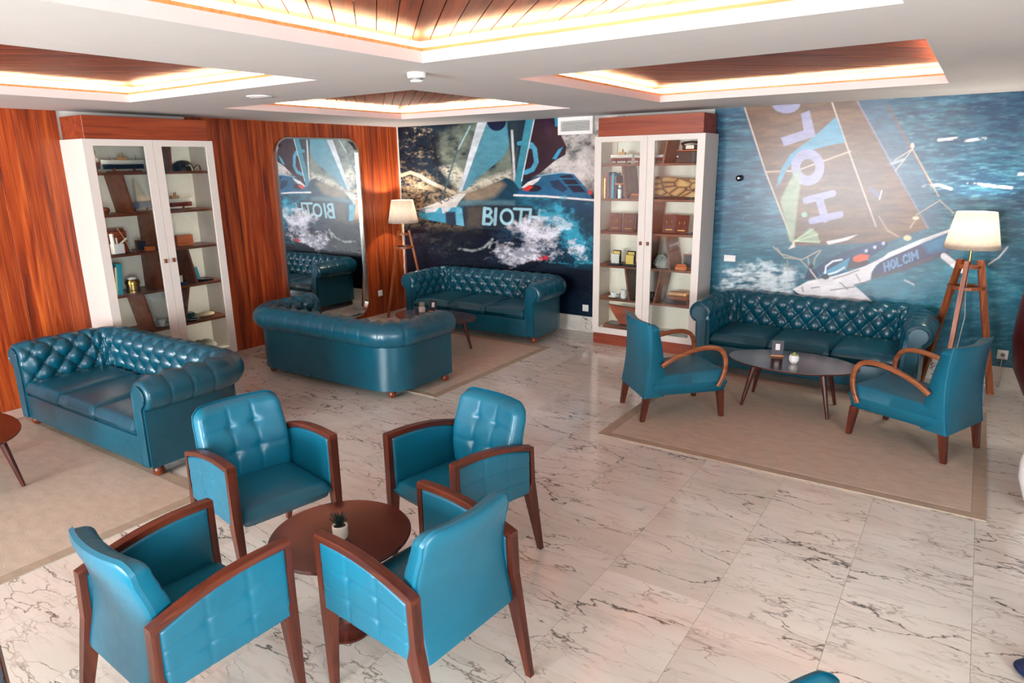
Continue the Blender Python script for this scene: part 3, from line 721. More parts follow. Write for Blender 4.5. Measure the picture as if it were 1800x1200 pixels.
    P.line([(1590, 492), (1606, 500)], 3, (200, 206, 206), 0.7)
    P.c *= (0.72 + 0.56 * fbm(x / 22, sk / 6, 181, 5, 0.6))[..., None]
mural_a = wall_print('wall_mural', 0.014, 3.50, 0.2, H, 0.0075, paint_left)
tag(mural_a, 'printed wall mural of a racing yacht crashing through dark waves', 'mural')
mural_b = wall_print('wall_mural', 4.545, 9.4, 0.2, H, 0.0075, paint_right)
tag(mural_b, 'printed wall mural of a heeling sailboat with brown sails on blue sea', 'mural')

# ------------------------------------------------------------------ chesterfield sofa
def make_sofa():
    VA, R, ZC, D = 0.955, 0.108, 0.592, 0.80
    CR = 0.25                                                # plan radius of the back corners
    # plan path of the roll axis: from the front of the right arm round the back to the front of the left arm
    pts = []
    ds = 0.0100
    def seg(p, q):
        n = max(2, int(math.hypot(q[0] - p[0], q[1] - p[1]) / ds))
        for i in range(n): pts.append((p[0] + (q[0] - p[0]) * i / n, p[1] + (q[1] - p[1]) * i / n))
    def arc(cx, cy, a0, a1):
        n = int(abs(a1 - a0) * CR / ds)
        for i in range(n):
            a = a0 + (a1 - a0) * i / n; pts.append((cx + CR * math.cos(a), cy + CR * math.sin(a)))
    seg((-0.012, -VA), (-D + CR, -VA)); arc(-D + CR, -VA + CR, -PI / 2, -PI); seg((-D, -VA + CR), (-D, VA - CR))
    arc(-D + CR, VA - CR, PI, PI / 2); seg((-D + CR, VA), (-0.012, VA)); pts.append((-0.012, VA))
    n = len(pts); S = [0.0]
    for i in range(1, n): S.append(S[-1] + math.hypot(pts[i][0] - pts[i - 1][0], pts[i][1] - pts[i - 1][1]))
    tot = S[-1]
    nrm = []
    for i in range(n):
        a, b = pts[max(i - 1, 0)], pts[min(i + 1, n - 1)]; tx, ty = b[0] - a[0], b[1] - a[1]; l = math.hypot(tx, ty)
        nrm.append((ty / l, -tx / l))
    # outward normal check (right arm must point to -v)
    if nrm[5][1] > 0: nrm = [(-a, -b) for a, b in nrm]
    # profile (outward offset o, height z) with normal, from outer bottom over the roll to the seat
    prof = [(0.030, z) for z in np.linspace(0.075, ZC - R * 0.80, 9)]
    prof += [(0.034 + 0.010 * k, ZC - R * (0.80 + 0.05 * k)) for k in (1, 2)]
    for a in np.linspace(-62, 196, 34): prof.append((R * math.cos(math.radians(a)), ZC + R * math.sin(math.radians(a))))
    for t in np.linspace(0.04, 1, 20): prof.append((-R * math.cos(math.radians(16)) - 0.012 * t, ZC - R * math.sin(math.radians(16)) - t * (ZC - R * 0.28 - 0.30)))
    pn = []; m = len(prof)
    for j in range(m):
        a, b = prof[max(j - 1, 0)], prof[min(j + 1, m - 1)]; tx, tz = b[0] - a[0], b[1] - a[1]; l = math.hypot(tx, tz) or 1
        pn.append((tz / l, -tx / l))
    T = [0.0]
    for j in range(1, m): T.append(T[-1] + math.hypot(prof[j][0] - prof[j - 1][0], prof[j][1] - prof[j - 1][1]))
    j0 = 11 + int(34 * (152 / 258.0))                        # where the tufting starts on the roll (just past the crown)
    A_ = 0.0835 * (tot / 2 / 0.0835) / round(tot / 2 / 0.0835); B_ = 0.096
    mid = tot / 2; tb = T[j0] + 0.035
    V = []; F = []
    for i in range(n):
        s = (S[i] - mid) / A_
        end = min(S[i], tot - S[i]); k = math.sqrt(max(0.0, 1 - (1 - min(1, end / 0.035)) ** 2)); shr = 0.88 + 0.12 * k
        fade = min(1.0, end / 0.10)
        for j in range(m):
            o, z = prof[j]; h = 0.0
            t = (T[j] - tb) / B_
            if j > j0 - 7:
                p, q = (s + t) / 2, (s - t) / 2
                a1, a2 = abs(math.sin(PI * p)), abs(math.sin(PI * q))
                if t < 0: 
                    c = abs(math.sin(PI * s / 2)); g = c ** 0.4; h = 0.024 * g * min(1, (t + 1.6) / 1.6 if t > -1.6 else 0)
                else:
                    h = 0.040 * (a1 * a2) ** 0.44
                    rr = min(math.hypot((p - round(p)), (q - round(q))) / 0.16, 1); h -= 0.014 * (1 - rr) ** 1.5
                h *= fade
            elif 11 <= j:
                c = abs(math.sin(PI * s / 2)); h = 0.008 * min(1.0, c / 0.26) ** 0.8 * fade
            if j >= 11 and (o * o + (z - ZC) ** 2) < (R * 1.05) ** 2: o, z = o * shr, ZC + (z - ZC) * shr
            if end < 0.045 and j >= 11: h += 0.0045 * math.sin(T[j] * 230) * (1 - end / 0.045)
            o2, z2 = o + pn[j][0] * h, z + pn[j][1] * h
            V.append((pts[i][0] + nrm[i][0] * o2, pts[i][1] + nrm[i][1] * o2, z2))
    for i in range(n - 1):
        for j in range(m - 1): F.append((i * m + j, (i + 1) * m + j, (i + 1) * m + j + 1, i * m + j + 1))
    F.append(tuple(range(m))); F.append(tuple((n - 1) * m + j for j in reversed(range(m))))
    root = empty('chesterfield_sofa')
    sh = MB(); sh.v = V; sh.f = F; sh.build('tufted_back', 'leather', root, True, 1.2)
    # buttons sit in the pits
    bt = MB()
    kmax = int(tot / 2 / A_) + 1
    for row in range(3):
        for k in range(-kmax, kmax + 1):
            if (k + row) % 2: continue
            s = k * A_ + mid
            if s < 0.07 or s > tot - 0.07: continue
            i = int(np.searchsorted(S, s)); i = min(i, n - 1)
            tt = tb + row * B_; j = int(np.searchsorted(T, tt)); j = min(j, m - 1)
            o, z = prof[j]; hh = 0.002
            nx, ny, nz = nrm[i][0] * pn[j][0], nrm[i][1] * pn[j][0], pn[j][1]
            c = Vector((pts[i][0] + nrm[i][0] * (o + pn[j][0] * hh), pts[i][1] + nrm[i][1] * (o + pn[j][0] * hh), z + pn[j][1] * hh))
            q = Vector((nx, ny, nz)).to_track_quat('Z', 'Y'); vs = []
            for rr, zz in ((0.010, -0.003), (0.009, 0.003), (0.004, 0.006)):
                for a in range(8): vs.append(c + q @ Vector((rr * math.cos(a * PI / 4), rr * math.sin(a * PI / 4), zz)))
            fs = [(l * 8 + a, l * 8 + (a + 1) % 8, (l + 1) * 8 + (a + 1) % 8, (l + 1) * 8 + a) for l in (0, 1) for a in range(8)] + [tuple(range(16, 24))]
            bt.add(vs, fs)
    tag(bt.build('button', 'leather', root, True), kind='stuff')
    # scroll front panels with piping
    for sd in (-1, 1):
        poly = []
        for a in np.linspace(-55, 200, 22): poly.append((sd * (VA + 0.074 * math.cos(math.radians(a))), ZC + 0.074 * math.sin(math.radians(a))))
        poly += [(sd * (VA - 0.078), 0.46), (sd * (VA - 0.072), 0.085), (sd * (VA + 0.012), 0.085), (sd * (VA + 0.014), 0.50)]
        fp = MB().prism(poly, 0, -0.02, 0.002).build('arm_front', 'leather', root, True, 0.5)
        MB().tube([(0.002, u, w) for u, w in poly], 0.0045, 6, None, True).build('piping', 'leather', fp, True)
    # front rail and deck
    MB().rbox(-0.06, -0.006, -VA + 0.05, VA - 0.05, 0.075, 0.285, 0.014, 3).build('front_rail', 'leather', root, True)
    MB().box(-D + 0.10, -0.05, -VA + 0.11, VA - 0.11, 0.08, 0.27).build('seat_deck', 'leather', root)
    # three seat cushions
    cw = (2 * (VA - 0.115)) / 3
    for k in range(3):
        y0 = -VA + 0.115 + k * cw + 0.003; y1 = y0 + cw - 0.006; x0, x1 = -D + 0.135, 0.008
        def edge(t): return (1 - abs(2 * t - 1) ** 14) ** 0.30
        def top(a, b, y0=y0, y1=y1, x0=x0, x1=x1):
            e = min(edge(a), 1) * min(edge(b), 1)
            wr = 0.0022 * math.sin(b * 47 + k * 2 + 3 * math.sin(b * 9 + k)) * math.exp(-((a - 0.95) / 0.04) ** 2) * max(0.0, math.sin(b * 5 + k * 1.7))
            return (x0 + (x1 - x0) * a, y0 + (y1 - y0) * b, 0.335 + (0.062 + 0.020 * math.sin(PI * a) ** 0.6 * math.sin(PI * b) ** 0.6) * e + wr)
        def bot(a, b, y0=y0, y1=y1, x0=x0, x1=x1):
            e = edge(a) * edge(b); return (x0 + (x1 - x0) * a, y0 + (y1 - y0) * b, 0.335 - 0.056 * e)
        MB().sheet(30, 30, top, bot).build('seat_cushion', 'leather', root, True, 1.3)
    for fx, fy in ((-0.075, -VA + 0.02), (-0.075, VA - 0.02), (-D + 0.08, -VA + 0.12), (-D + 0.08, VA - 0.12)):
        MB().lathe([(0.022, 0), (0.036, 0.012), (0.040, 0.032), (0.034, 0.056), (0.026, 0.066), (0.030, 0.078)], 16, (fx, fy, 0)).build('bun_foot', 'foot_wood', root, True)
    return root
sofa = make_sofa()
SOFAS = [((1.522, -5.31), -89.7, 'teal tufted leather sofa in front of the left wood wall cabinet'),
         ((1.858, -0.935), -88.6, 'teal tufted leather sofa under the mural of the yacht in dark waves'),
         ((1.876, -2.465), 90.9, 'teal tufted leather sofa seen from its plain back, by the mirror'),
         ((5.745, -0.915), -91.0, 'teal tufted leather sofa under the mural with brown sails, behind the oval table')]
for i, (p, a, lab) in enumerate(SOFAS):
    o = sofa if i == 0 else copy_tree(sofa)
    o.location = (p[0], p[1], 0.008); o.rotation_euler = (0, 0, math.radians(a)); tag(o, lab, 'sofa', 'tufted teal sofas')
SOFA_Z = {0: 0.0, 1: 0.0, 2: 0.0, 3: 0.0}

# ------------------------------------------------------------------ wooden-armed tub armchair
def make_armchair():
    W, Tk, XR, ZF, ZR, ZPF, ZPR = 0.296, 0.046, -0.535, 0.710, 0.640, 0.392, 0.382
    root = empty('armchair')
    def rail_z(t): return ZF + (ZR - ZF) * t + 0.030 * math.sin(PI * t) ** 0.9
    for sd in (-1, 1):
        # arched arm rail
        n = 14; v = []; f = []
        for i in range(n + 1):
            t = i / n; x = 0.0 + (XR - 0.0) * t; z = rail_z(t)
            for yy, zz in ((W - Tk, z - 0.026), (W, z - 0.026), (W, z - 0.003), (W - 0.004, z), (W - Tk + 0.004, z), (W - Tk, z - 0.003)): v.append((x, sd * yy, zz))
        for i in range(n):
            for k in range(6): f.append((i * 6 + k, i * 6 + (k + 1) % 6, (i + 1) * 6 + (k + 1) % 6, (i + 1) * 6 + k))
        f.append(tuple(range(6))); f.append(tuple(n * 6 + k for k in range(6)))
        MB().add(v, f).build('arm_rail', 'frame_wood_x', root)
        # legs run up into posts
        def leg(sec):
            mb = MB()
            for (a, b) in zip(sec[:-1], sec[1:]):
                q = []
                for (x0, x1, y0, y1, z) in (a, b): q.append([(x0, sd * y0, z), (x1, sd * y0, z), (x1, sd * y1, z), (x0, sd * y1, z)])
                mb.hexa(q[0], q[1])
            return mb
        leg([(-0.018, 0.010, 0.252, 0.280, 0.0), (-0.058, 0.002, W - Tk + 0.002, W - 0.002, 0.39), (-0.030, 0.0, W - Tk + 0.002, W - 0.001, 0.46), (-0.026, 0.0, W - Tk, W, ZF - 0.024)]).build('leg', 'frame_wood', root)
        leg([(-0.622, -0.596, 0.256, 0.282, 0.0), (XR - 0.020, XR + 0.042, W - Tk + 0.002, W - 0.002, 0.385), (XR - 0.008, XR + 0.020, W - Tk + 0.002, W - 0.001, 0.45), (XR, XR + 0.026, W - Tk, W, ZR - 0.020)]).build('leg', 'frame_wood', root)
        # upholstered side panel: stitched squares outside, plain inside
        def tuft(a, b, nx, nz, amp):
            da = min(abs(a - i / nx) for i in range(1, nx)) if nx > 1 else 1
            db = min(abs(b - i / nz) for i in range(1, nz))
            h = amp * (min(1, da / 0.024) ** 0.7 * 0.5 + min(1, db / 0.030) ** 0.7 * 0.5)
            r = math.hypot(da * 1.2, db); return h - amp * 1.0 * math.exp(-(r / 0.06) ** 2)
        def zz(a, b):
            zb = ZPF + (ZPR - ZPF) * a; zt = rail_z(a) - 0.024; return zb + (zt - zb) * b
        def xx(a): return -0.024 + (XR + 0.024 + 0.024) * a
        def rim(a, b): return min(1, min(a, 1 - a) / 0.03, min(b, 1 - b) / 0.04) ** 0.5
        MB().sheet(54, 45, lambda a, b: (xx(a), sd * (W - 0.016 + 0.010 * rim(a, b) + tuft(a, b, 3, 3, 0.0055)), zz(a, b)),
                   lambda a, b: (xx(a), sd * (W - Tk + 0.012 - 0.014 * rim(a, b)), zz(a, b))).build('arm_panel', 'leather_chair', root, True, 1.2)
    # seat
    def ed(t, p=12, q=0.32): return (1 - abs(2 * t - 1) ** p) ** q
    wi = W - Tk
    MB().sheet(24, 24, lambda a, b: (-0.50 + 0.49 * a, -wi + 0.004 + (2 * wi - 0.008) * b, 0.40 + (0.050 + 0.016 * math.sin(PI * a) * math.sin(PI * b)) * ed(a) * ed(b)),
               lambda a, b: (-0.50 + 0.49 * a, -wi + 0.004 + (2 * wi - 0.008) * b, 0.40 - 0.045 * ed(a) * ed(b))).build('seat', 'leather_chair', root, True, 1.3)
    # curved, button-stitched back
    hb = 0.249
    def rear(a, b):
        u = 2 * a - 1; z = 0.350 + 0.512 * b - 0.040 * b ** 6 * (max(0.0, abs(u) - 0.72) / 0.28) ** 2.2
        x = -0.546 - 0.014 * b + 0.035 * math.sin(PI * min(1, b * 1.15)) ** 1.2 - 0.026 * (max(0, b - 0.55) / 0.45) ** 1.6 + 0.040 * u * u * b ** 1.4
        return x, u * (hb - 0.015 * b * b), z
    def eb(a, b): return (1 - abs(2 * a - 1) ** 18) ** 0.34 * max(0.0, 1 - max(0.0, (b - 0.90) / 0.10) ** 2.6) ** 0.5
    def front(a, b):
        x, yv, z = rear(a, b); th = (0.100 - 0.030 * b)
        da = min(abs(a - 0.36), abs(a - 0.64)); db = min(abs(b - 0.48), abs(b - 0.74))
        tf = 0.005 * (min(1, da / 0.03) ** 0.6 + min(1, db / 0.03) ** 0.6) - 0.014 * math.exp(-(math.hypot(da, db) / 0.055) ** 2)
        return (x + (th * 0.5 + 0.5 * th + tf) * eb(a, b) * 0.96 + 0.004, yv, z - 0.006 * b)
    def back(a, b):
        x, yv, z = rear(a, b); return (x - 0.002 + 0.022 * (1 - eb(a, b)), yv, z)
    MB().sheet(50, 46, front, back).build('backrest', 'leather_chair', root, True, 1.3)
    return root
arm = make_armchair()
ARMS = [((4.27, -5.504), -10.5, 'teal wood-framed armchair beside the round table, backing onto the left rug'),
        ((4.818, -5.141), -101.2, 'teal wood-framed armchair with buttoned back, facing the viewer across the round table'),
        ((5.045, -5.669), 175.6, 'teal wood-framed armchair with its broad plain back toward the open floor'),
        ((4.69, -6.023), 86.8, 'teal wood-framed armchair with its right side panel of stitched squares toward the viewer'),
        ((4.925, -7.385), -30.0, 'teal wood-framed armchair cut off at the lower left corner of the photo'),
        ((7.26, -6.245), -20.0, 'teal armchair of which only the top of the back shows at the bottom edge')]
for i, (p, a, lab) in enumerate(ARMS):
    o = arm if i == 0 else copy_tree(arm)
    o.location = (p[0], p[1], 0); o.rotation_euler = (0, 0, math.radians(a)); tag(o, lab, 'armchair', 'wood-framed teal armchairs')

# ------------------------------------------------------------------ low lounge chair with bentwood arms
def make_lounge():
    root = empty('lounge_chair')
    def ed(t, p=14, q=0.34): return (1 - abs(2 * t - 1) ** p) ** q
    MB().sheet(26, 26, lambda a, b: (-0.62 + 0.655 * a, (2 * b - 1) * 0.272, 0.31 + (0.095 + 0.010 * math.sin(PI * a) * math.sin(PI * b) - 0.03 * (1 - a)) * ed(a, 18, 0.28) * ed(b, 18, 0.28)),
               lambda a, b: (-0.62 + 0.655 * a, (2 * b - 1) * 0.272, 0.31 - 0.098 * ed(a, 18, 0.25) * ed(b, 18, 0.25))).build('seat', 'leather_chair', root, True, 1.3)
    def rear(a, b):
        u = 2 * a - 1; x = -0.690 + 0.050 * math.sin(PI * b) ** 0.8 * 0.6 - 0.035 * b + 0.060 * u * u * b; return x, u * (0.268 + 0.010 * b), 0.205 + 0.625 * b
    def eb(a, b): return ed(a, 18, 0.34) * min(1.0, (1 - b) / 0.05) ** 0.42
    MB().sheet(28, 34, lambda a, b: (lambda r: (r[0] + (0.20 - 0.115 * b) * eb(a, b), r[1], r[2]))(rear(a, b)),
               lambda a, b: (lambda r: (r[0] + 0.012 * (1 - eb(a, b)), r[1], r[2]))(rear(a, b))).build('backrest', 'leather_chair', root, True, 1.3)
    for x, sx, yy in ((0.0, 0.018, 0.279), (-0.685, -0.0, 0.255)):
        for sd in (-1, 1):
            xt = x - 0.012 if x > -0.1 else x + 0.035
            a = [(x - 0.017, sd * (yy - 0.034), 0), (x + 0.017, sd * (yy - 0.034), 0), (x + 0.017, sd * yy, 0), (x - 0.017, sd * yy, 0)]
            yt = 0.262
            b = [(xt - 0.028, sd * (yt - 0.052), 0.225), (xt + 0.028, sd * (yt - 0.052), 0.225), (xt + 0.028, sd * yt, 0.225), (xt - 0.028, sd * yt, 0.225)]
            MB().hexa(a, b).build('leg', 'frame_wood', root)
    ctrl = [(-0.555, 0.478), (-0.46, 0.535), (-0.34, 0.580), (-0.22, 0.605), (-0.12, 0.606), (-0.05, 0.580), (-0.012, 0.52), (-0.004, 0.44), (-0.020, 0.36), (-0.060, 0.275)]
    C = [Vector((x, 0, z)) for x, z in ctrl]; path = []
    for i in range(len(C) - 1):
        p0, p1, p2, p3 = C[max(i - 1, 0)], C[i], C[i + 1], C[min(i + 2, len(C) - 1)]
        for k in range(5):
            t = k / 5; path.append(0.5 * ((2 * p1) + (p2 - p0) * t + (2 * p0 - 5 * p1 + 4 * p2 - p3) * t * t + (3 * p1 - p0 - 3 * p2 + p3) * t ** 3))
    path.append(C[-1])
    for sd in (-1, 1):
        MB().tube([(p.x, sd * 0.292, p.z) for p in path], 0.0, 8, (0.036, 0.026, (0, 1, 0))).build('armrest', 'arm_wood', root, True, 0.9)
    return root
lounge = make_lounge()
for i, (p, a, lab) in enumerate([((5.231, -1.886), 44.7, 'low teal lounge chair with bentwood arms turned toward the white display cabinet side of the oval table'),
                                 ((6.469, -1.691), 156.9, 'low teal lounge chair with bentwood arms, its back beside the tripod lamp')]):
    o = lounge if i == 0 else copy_tree(lounge)
    o.location = (p[0], p[1], 0.008); o.rotation_euler = (0, 0, math.radians(a)); tag(o, lab, 'lounge chair', 'low lounge chairs at the oval table')
bpy.data.objects['lounge_chair']['label'] = 'low teal lounge chair with bentwood arms in front of the white display cabinet'

# ------------------------------------------------------------------ rugs
def rug(x0, x1, y0, y1, label):
    e = 0.075
    r = empty('rug', ((x0 + x1) / 2, (y0 + y1) / 2, 0), 0, label, 'rug', 'beige rugs')
    hx, hy = (x1 - x0) / 2, (y1 - y0) / 2
    MB().rbox(-hx + e, hx - e, -hy + e, hy - e, 0.0002, 0.008, 0.003, 1).build('woven_field', 'rug', r)
    b = MB(); b.box(-hx, hx, -hy, -hy + e, 0.0002, 0.0074); b.box(-hx, hx, hy - e, hy, 0.0002, 0.0074); b.box(-hx, -hx + e, -hy + e, hy - e, 0.0002, 0.0074); b.box(hx - e, hx, -hy + e, hy - e, 0.0002, 0.0074)
    b.build('binding', 'rug_edge', r); return r
rug(4.72, 7.255, -2.955, -0.86, 'beige rug with taupe border under the oval table and lounge chairs')
rug(0.35, 3.06, -2.96, -0.90, 'beige rug between the two facing tufted sofas by the mirror')
rug(0.30, 3.02, -7.35, -5.18, 'beige rug in front of the sofa by the left wood wall')

# ------------------------------------------------------------------ tables
def oval_table(cx, cy, rz, label):
    t = empty('coffee_table', (cx, cy, 0.008), rz, label, 'coffee table', 'dark oval coffee tables')
    prof = [(0.90, 0.372), (0.985, 0.384), (1.0, 0.392), (0.995, 0.397), (0.0001, 0.398)]
    MB().lathe([(r, z) for r, z in [(0.0001, 0.372)] + prof], 64, (0, 0, 0), 0.525, 0.335).build('table_top', 'table_wood', t, True, 0.6)
    for sx in (-1, 1):
        for sy in (-1, 1):
            MB().tube([(sx * 0.345, sy * 0.205, 0.0035), (sx * 0.27, sy * 0.150, 0.375)], [0.013, 0.025], 14).build('leg', 'leg_wood', t, True, 0.9)
    return t
TZ = 0.406
oval_table(5.825, -1.515, math.radians(1.5), 'dark oval coffee table between the two low lounge chairs')
oval_table(1.98, -1.66, math.radians(3), 'dark oval coffee table between the facing sofas, half hidden by a sofa back')
oval_table(1.505, -6.04, 0, 'dark oval coffee table cut off by the left edge, on the left rug')
c = on_z(599, 936, 0.50)
rt = empty('round_table', (c.x, c.y, 0), 0, 'small round reddish wood table in the middle of four armchairs', 'table')
MB().lathe([(0.0001, 0.476), (0.285, 0.476), (0.308, 0.487), (0.310, 0.494), (0.305, 0.50), (0.0001, 0.50)], 64).build('table_top', 'table_wood', rt, True, 0.6)
MB().lathe([(0.028, 0.02), (0.026, 0.30), (0.034, 0.46), (0.09, 0.476)], 20).build('column', 'leg_wood', rt, True)
MB().lathe([(0.0001, 0.0), (0.10, 0.0), (0.10, 0.010), (0.05, 0.028), (0.028, 0.05), (0.0001, 0.05)], 36).build('base', 'leg_wood', rt, True, 0.6)

# ------------------------------------------------------------------ table-top things
def succulent(loc):
    r = empty('potted_succulent', loc, 0.4, 'spiky dark succulent in a small white ribbed pot on the round table', 'plant')
    MB().lathe([(0.0001, 0.0), (0.029, 0.0), (0.033, 0.012), (0.034, 0.060), (0.031, 0.062), (0.029, 0.052), (0.0001, 0.050)], 28).build('pot', 'cream', r, True, 0.6)
    MB().lathe([(0.0001, 0.051), (0.029, 0.051), (0.020, 0.055), (0.0001, 0.057)], 18).build('soil', 'soil', r, True)
    rg = random.Random(3)
    for k in range(22):
        a = k * 2.4; ln = 0.045 + 0.03 * rg.random(); sp = 0.10 + 0.60 * (k / 22); c_, s_ = math.cos(a), math.sin(a)
        q = []
        for t, w in ((0, 0.005), (0.35, 0.0065), (0.7, 0.0045), (1.0, 0.0004)):
            d = ln * t * math.sin(sp) + 0.003; z = 0.054 + ln * t * math.cos(sp)
            q.append([(c_ * d - s_ * w, s_ * d + c_ * w, z), (c_ * (d + 0.0025), s_ * (d + 0.0025), z - 0.002), (c_ * d + s_ * w, s_ * d - c_ * w, z), (c_ * (d - 0.0015), s_ * (d - 0.0015), z + 0.001)])
        v = [p for s in q for p in s]; f = [(i * 4 + m, i * 4 + (m + 1) % 4, i * 4 + 4 + (m + 1) % 4, i * 4 + 4 + m) for i in range(3) for m in range(4)] + [(12, 13, 14, 15), (3, 2, 1, 0)]
        MB().add(v, f).build('leaf', 'leaf', r)
pp = on_z(599, 944, 0.50); succulent((pp.x, pp.y, 0.5005))
def menu(loc, rz, label):
    r = empty('menu_stand', loc, rz, label, 'menu stand', 'table menu cards in wooden stands')
    MB().rbox(-0.055, 0.055, -0.018, 0.018, 0.0, 0.014, 0.003, 2).build('wooden_base', 'deck', r)
    MB().add([(-0.048, -0.003, 0.014), (0.048, -0.003, 0.014), (0.048, 0.001, 0.014), (-0.048, 0.001, 0.014), (-0.048, 0.022, 0.135), (0.048, 0.022, 0.135), (0.048, 0.026, 0.135), (-0.048, 0.026, 0.135)],
             [(3, 2, 1, 0), (4, 5, 6, 7), (0, 1, 5, 4), (1, 2, 6, 5), (2, 3, 7, 6), (3, 0, 4, 7)]).build('card', 'navy', r)
    def p(u, z): return (u, -0.0036 + (z - 0.014) * 0.2066, z)
    MB().add([p(-0.018, 0.055), p(0.018, 0.055), p(0.018, 0.108), p(-0.018, 0.108)] + [(a, b + 0.002, c_) for a, b, c_ in (p(-0.018, 0.055), p(0.018, 0.055), p(0.018, 0.108), p(-0.018, 0.108))],
             [(0, 1, 2, 3), (7, 6, 5, 4), (0, 4, 5, 1), (1, 5, 6, 2), (2, 6, 7, 3), (3, 7, 4, 0)]).build('white_patch', 'paper', r)
    return r
q = on_z(1366, 626, TZ); menu((q.x, q.y, TZ + 0.0005), 0.25, 'dark menu card in a wooden stand on the oval table by the lounge chairs')
q = on_z(761, 548, TZ); menu((q.x, q.y, TZ + 0.0005), 0.15, 'dark menu card in a wooden stand on the table between the facing sofas')
q = on_z(1395, 637, TZ)
r = empty('potted_plant', (q.x, q.y, TZ + 0.0005), 0, 'little pale green plant in a white dimpled pot on the oval table', 'plant')
b = MB(); rg = random.Random(5)
b.lathe([(0.0001, 0.0), (0.028, 0.0), (0.040, 0.020), (0.042, 0.045), (0.034, 0.066), (0.028, 0.066), (0.028, 0.058), (0.0001, 0.056)], 10)
b.build('pot', 'ceramic', r)
b = MB()
for k in range(7):
    a = k * 0.9; b.lathe([(0.0001, 0.0), (0.006, 0.003), (0.0085, 0.012), (0.004, 0.022), (0.0001, 0.025)], 8, (0.026 * math.cos(a) + 0.018 * 0, 0.026 * math.sin(a), 0.052))
b.lathe([(0.0001, 0.0), (0.016, 0.004), (0.018, 0.016), (0.010, 0.030), (0.0001, 0.036)], 10, (0, 0, 0.056))
b.build('foliage', 'moss', r, True)
q = on_z(742, 548, TZ)
r = empty('candle_jar', (q.x, q.y, TZ + 0.0005), 0, 'white candle jar with a smoky top on the table between the facing sofas', 'candle')
MB().lathe([(0.0001, 0.0), (0.036, 0.0), (0.040, 0.010), (0.040, 0.055), (0.030, 0.066), (0.0001, 0.066)], 24).build('jar', 'ceramic', r, True, 0.6)
MB().lathe([(0.0001, 0.066), (0.030, 0.066), (0.036, 0.08), (0.034, 0.112), (0.030, 0.112), (0.030, 0.08), (0.0001, 0.074)], 24).build('tinted_top', 'stone', r, True, 0.6)

# ------------------------------------------------------------------ tripod floor lamps
def lamp(loc, rz, label, wood, slim):
    r = empty('floor_lamp', loc, rz, label, 'floor lamp', 'tripod floor lamps with pale shades')
    seg = 60; v = []; f = []
    for i in range(seg):
        a = 2 * PI * i / seg; w = 0.0016 * (i % 2)
        for rr, z in ((0.210 + w, 1.305), (0.148 + w, 1.615), (0.146 + w, 1.615), (0.208 + w, 1.305)): v.append((rr * math.cos(a), rr * math.sin(a), z))
    for i in range(seg):
        j = (i + 1) % seg
        for k in range(4): f.append((i * 4 + k, j * 4 + k, j * 4 + (k + 1) % 4, i * 4 + (k + 1) % 4))
    MB().add(v, f).build('lamp_shade', 'shade', r, True, 2.0)
    b = MB(); b.tube([(0, 0, 1.12), (0, 0, 1.40)], 0.010, 12); b.lathe([(0.018, 1.36), (0.02, 1.40), (0.018, 1.43)], 14); b.build('stem', 'brass', r, True)
    MB().lathe([(0.0001, 1.43), (0.018, 1.44), (0.030, 1.475), (0.022, 1.505), (0.0001, 1.515)], 16).build('bulb', 'bulb', r, True)
    tw, td = (0.022, 0.030) if slim else (0.034, 0.052)
    rt_, rb_ = (0.085, 0.325)
    for k in range(3):
        a = k * 2 * PI / 3; c_, s_ = math.cos(a), math.sin(a)
        def pt(d, w, z): return (c_ * d - s_ * w, s_ * d + c_ * w, z)
        lo = [pt(rb_ - td / 2, -tw / 2, 0), pt(rb_ + td / 2, -tw / 2, 0), pt(rb_ + td / 2, tw / 2, 0), pt(rb_ - td / 2, tw / 2, 0)]
        hi = [pt(rt_ - td / 2, -tw / 2, 1.20), pt(rt_ + td / 2, -tw / 2, 1.20), pt(rt_ + td / 2, tw / 2, 1.20), pt(rt_ - td / 2, tw / 2, 1.20)]
        MB().hexa(lo, hi).build('leg', wood, r)
    MB().lathe([(0.0001, 1.135), (0.088, 1.135), (0.088, 1.16), (0.0001, 1.16)], 30).build('top_disc', wood, r, True, 0.6)
    MB().lathe([(0.090, 0.955), (0.140, 0.955), (0.140, 0.98), (0.090, 0.98), (0.090, 0.955)], 30).build('brace_ring', wood, r, True, 0.6)
    MB().tube([(0.0, 0.0, 1.13), (0.01, 0.01, 0.9), (0.03, 0.0, 0.7), (0.02, 0.04, 0.4), (0.06, 0.08, 0.1), (0.12, 0.12, 0.006)], 0.003, 6).build('cord', 'cream', r, True)
    d = bpy.data.lights.new('lamp_light', 'POINT'); d.energy = LAMP_POWER; d.color = LAMP_COLOR; d.shadow_soft_size = 0.02
    o = bpy.data.objects.new('lamp_light', d); COL.objects.link(o); o.location = (0, 0, 1.54); o.parent = r
    return r
lamp((6.975, -0.365, 0), math.radians(20), 'tripod floor lamp of broad reddish boards before the mural with brown sails', 'lamp_wood', False)
lamp((0.355, -0.36, 0), math.radians(252), 'tripod floor lamp with slim legs in the corner by the cherry wood wall', 'lamp_wood', True)

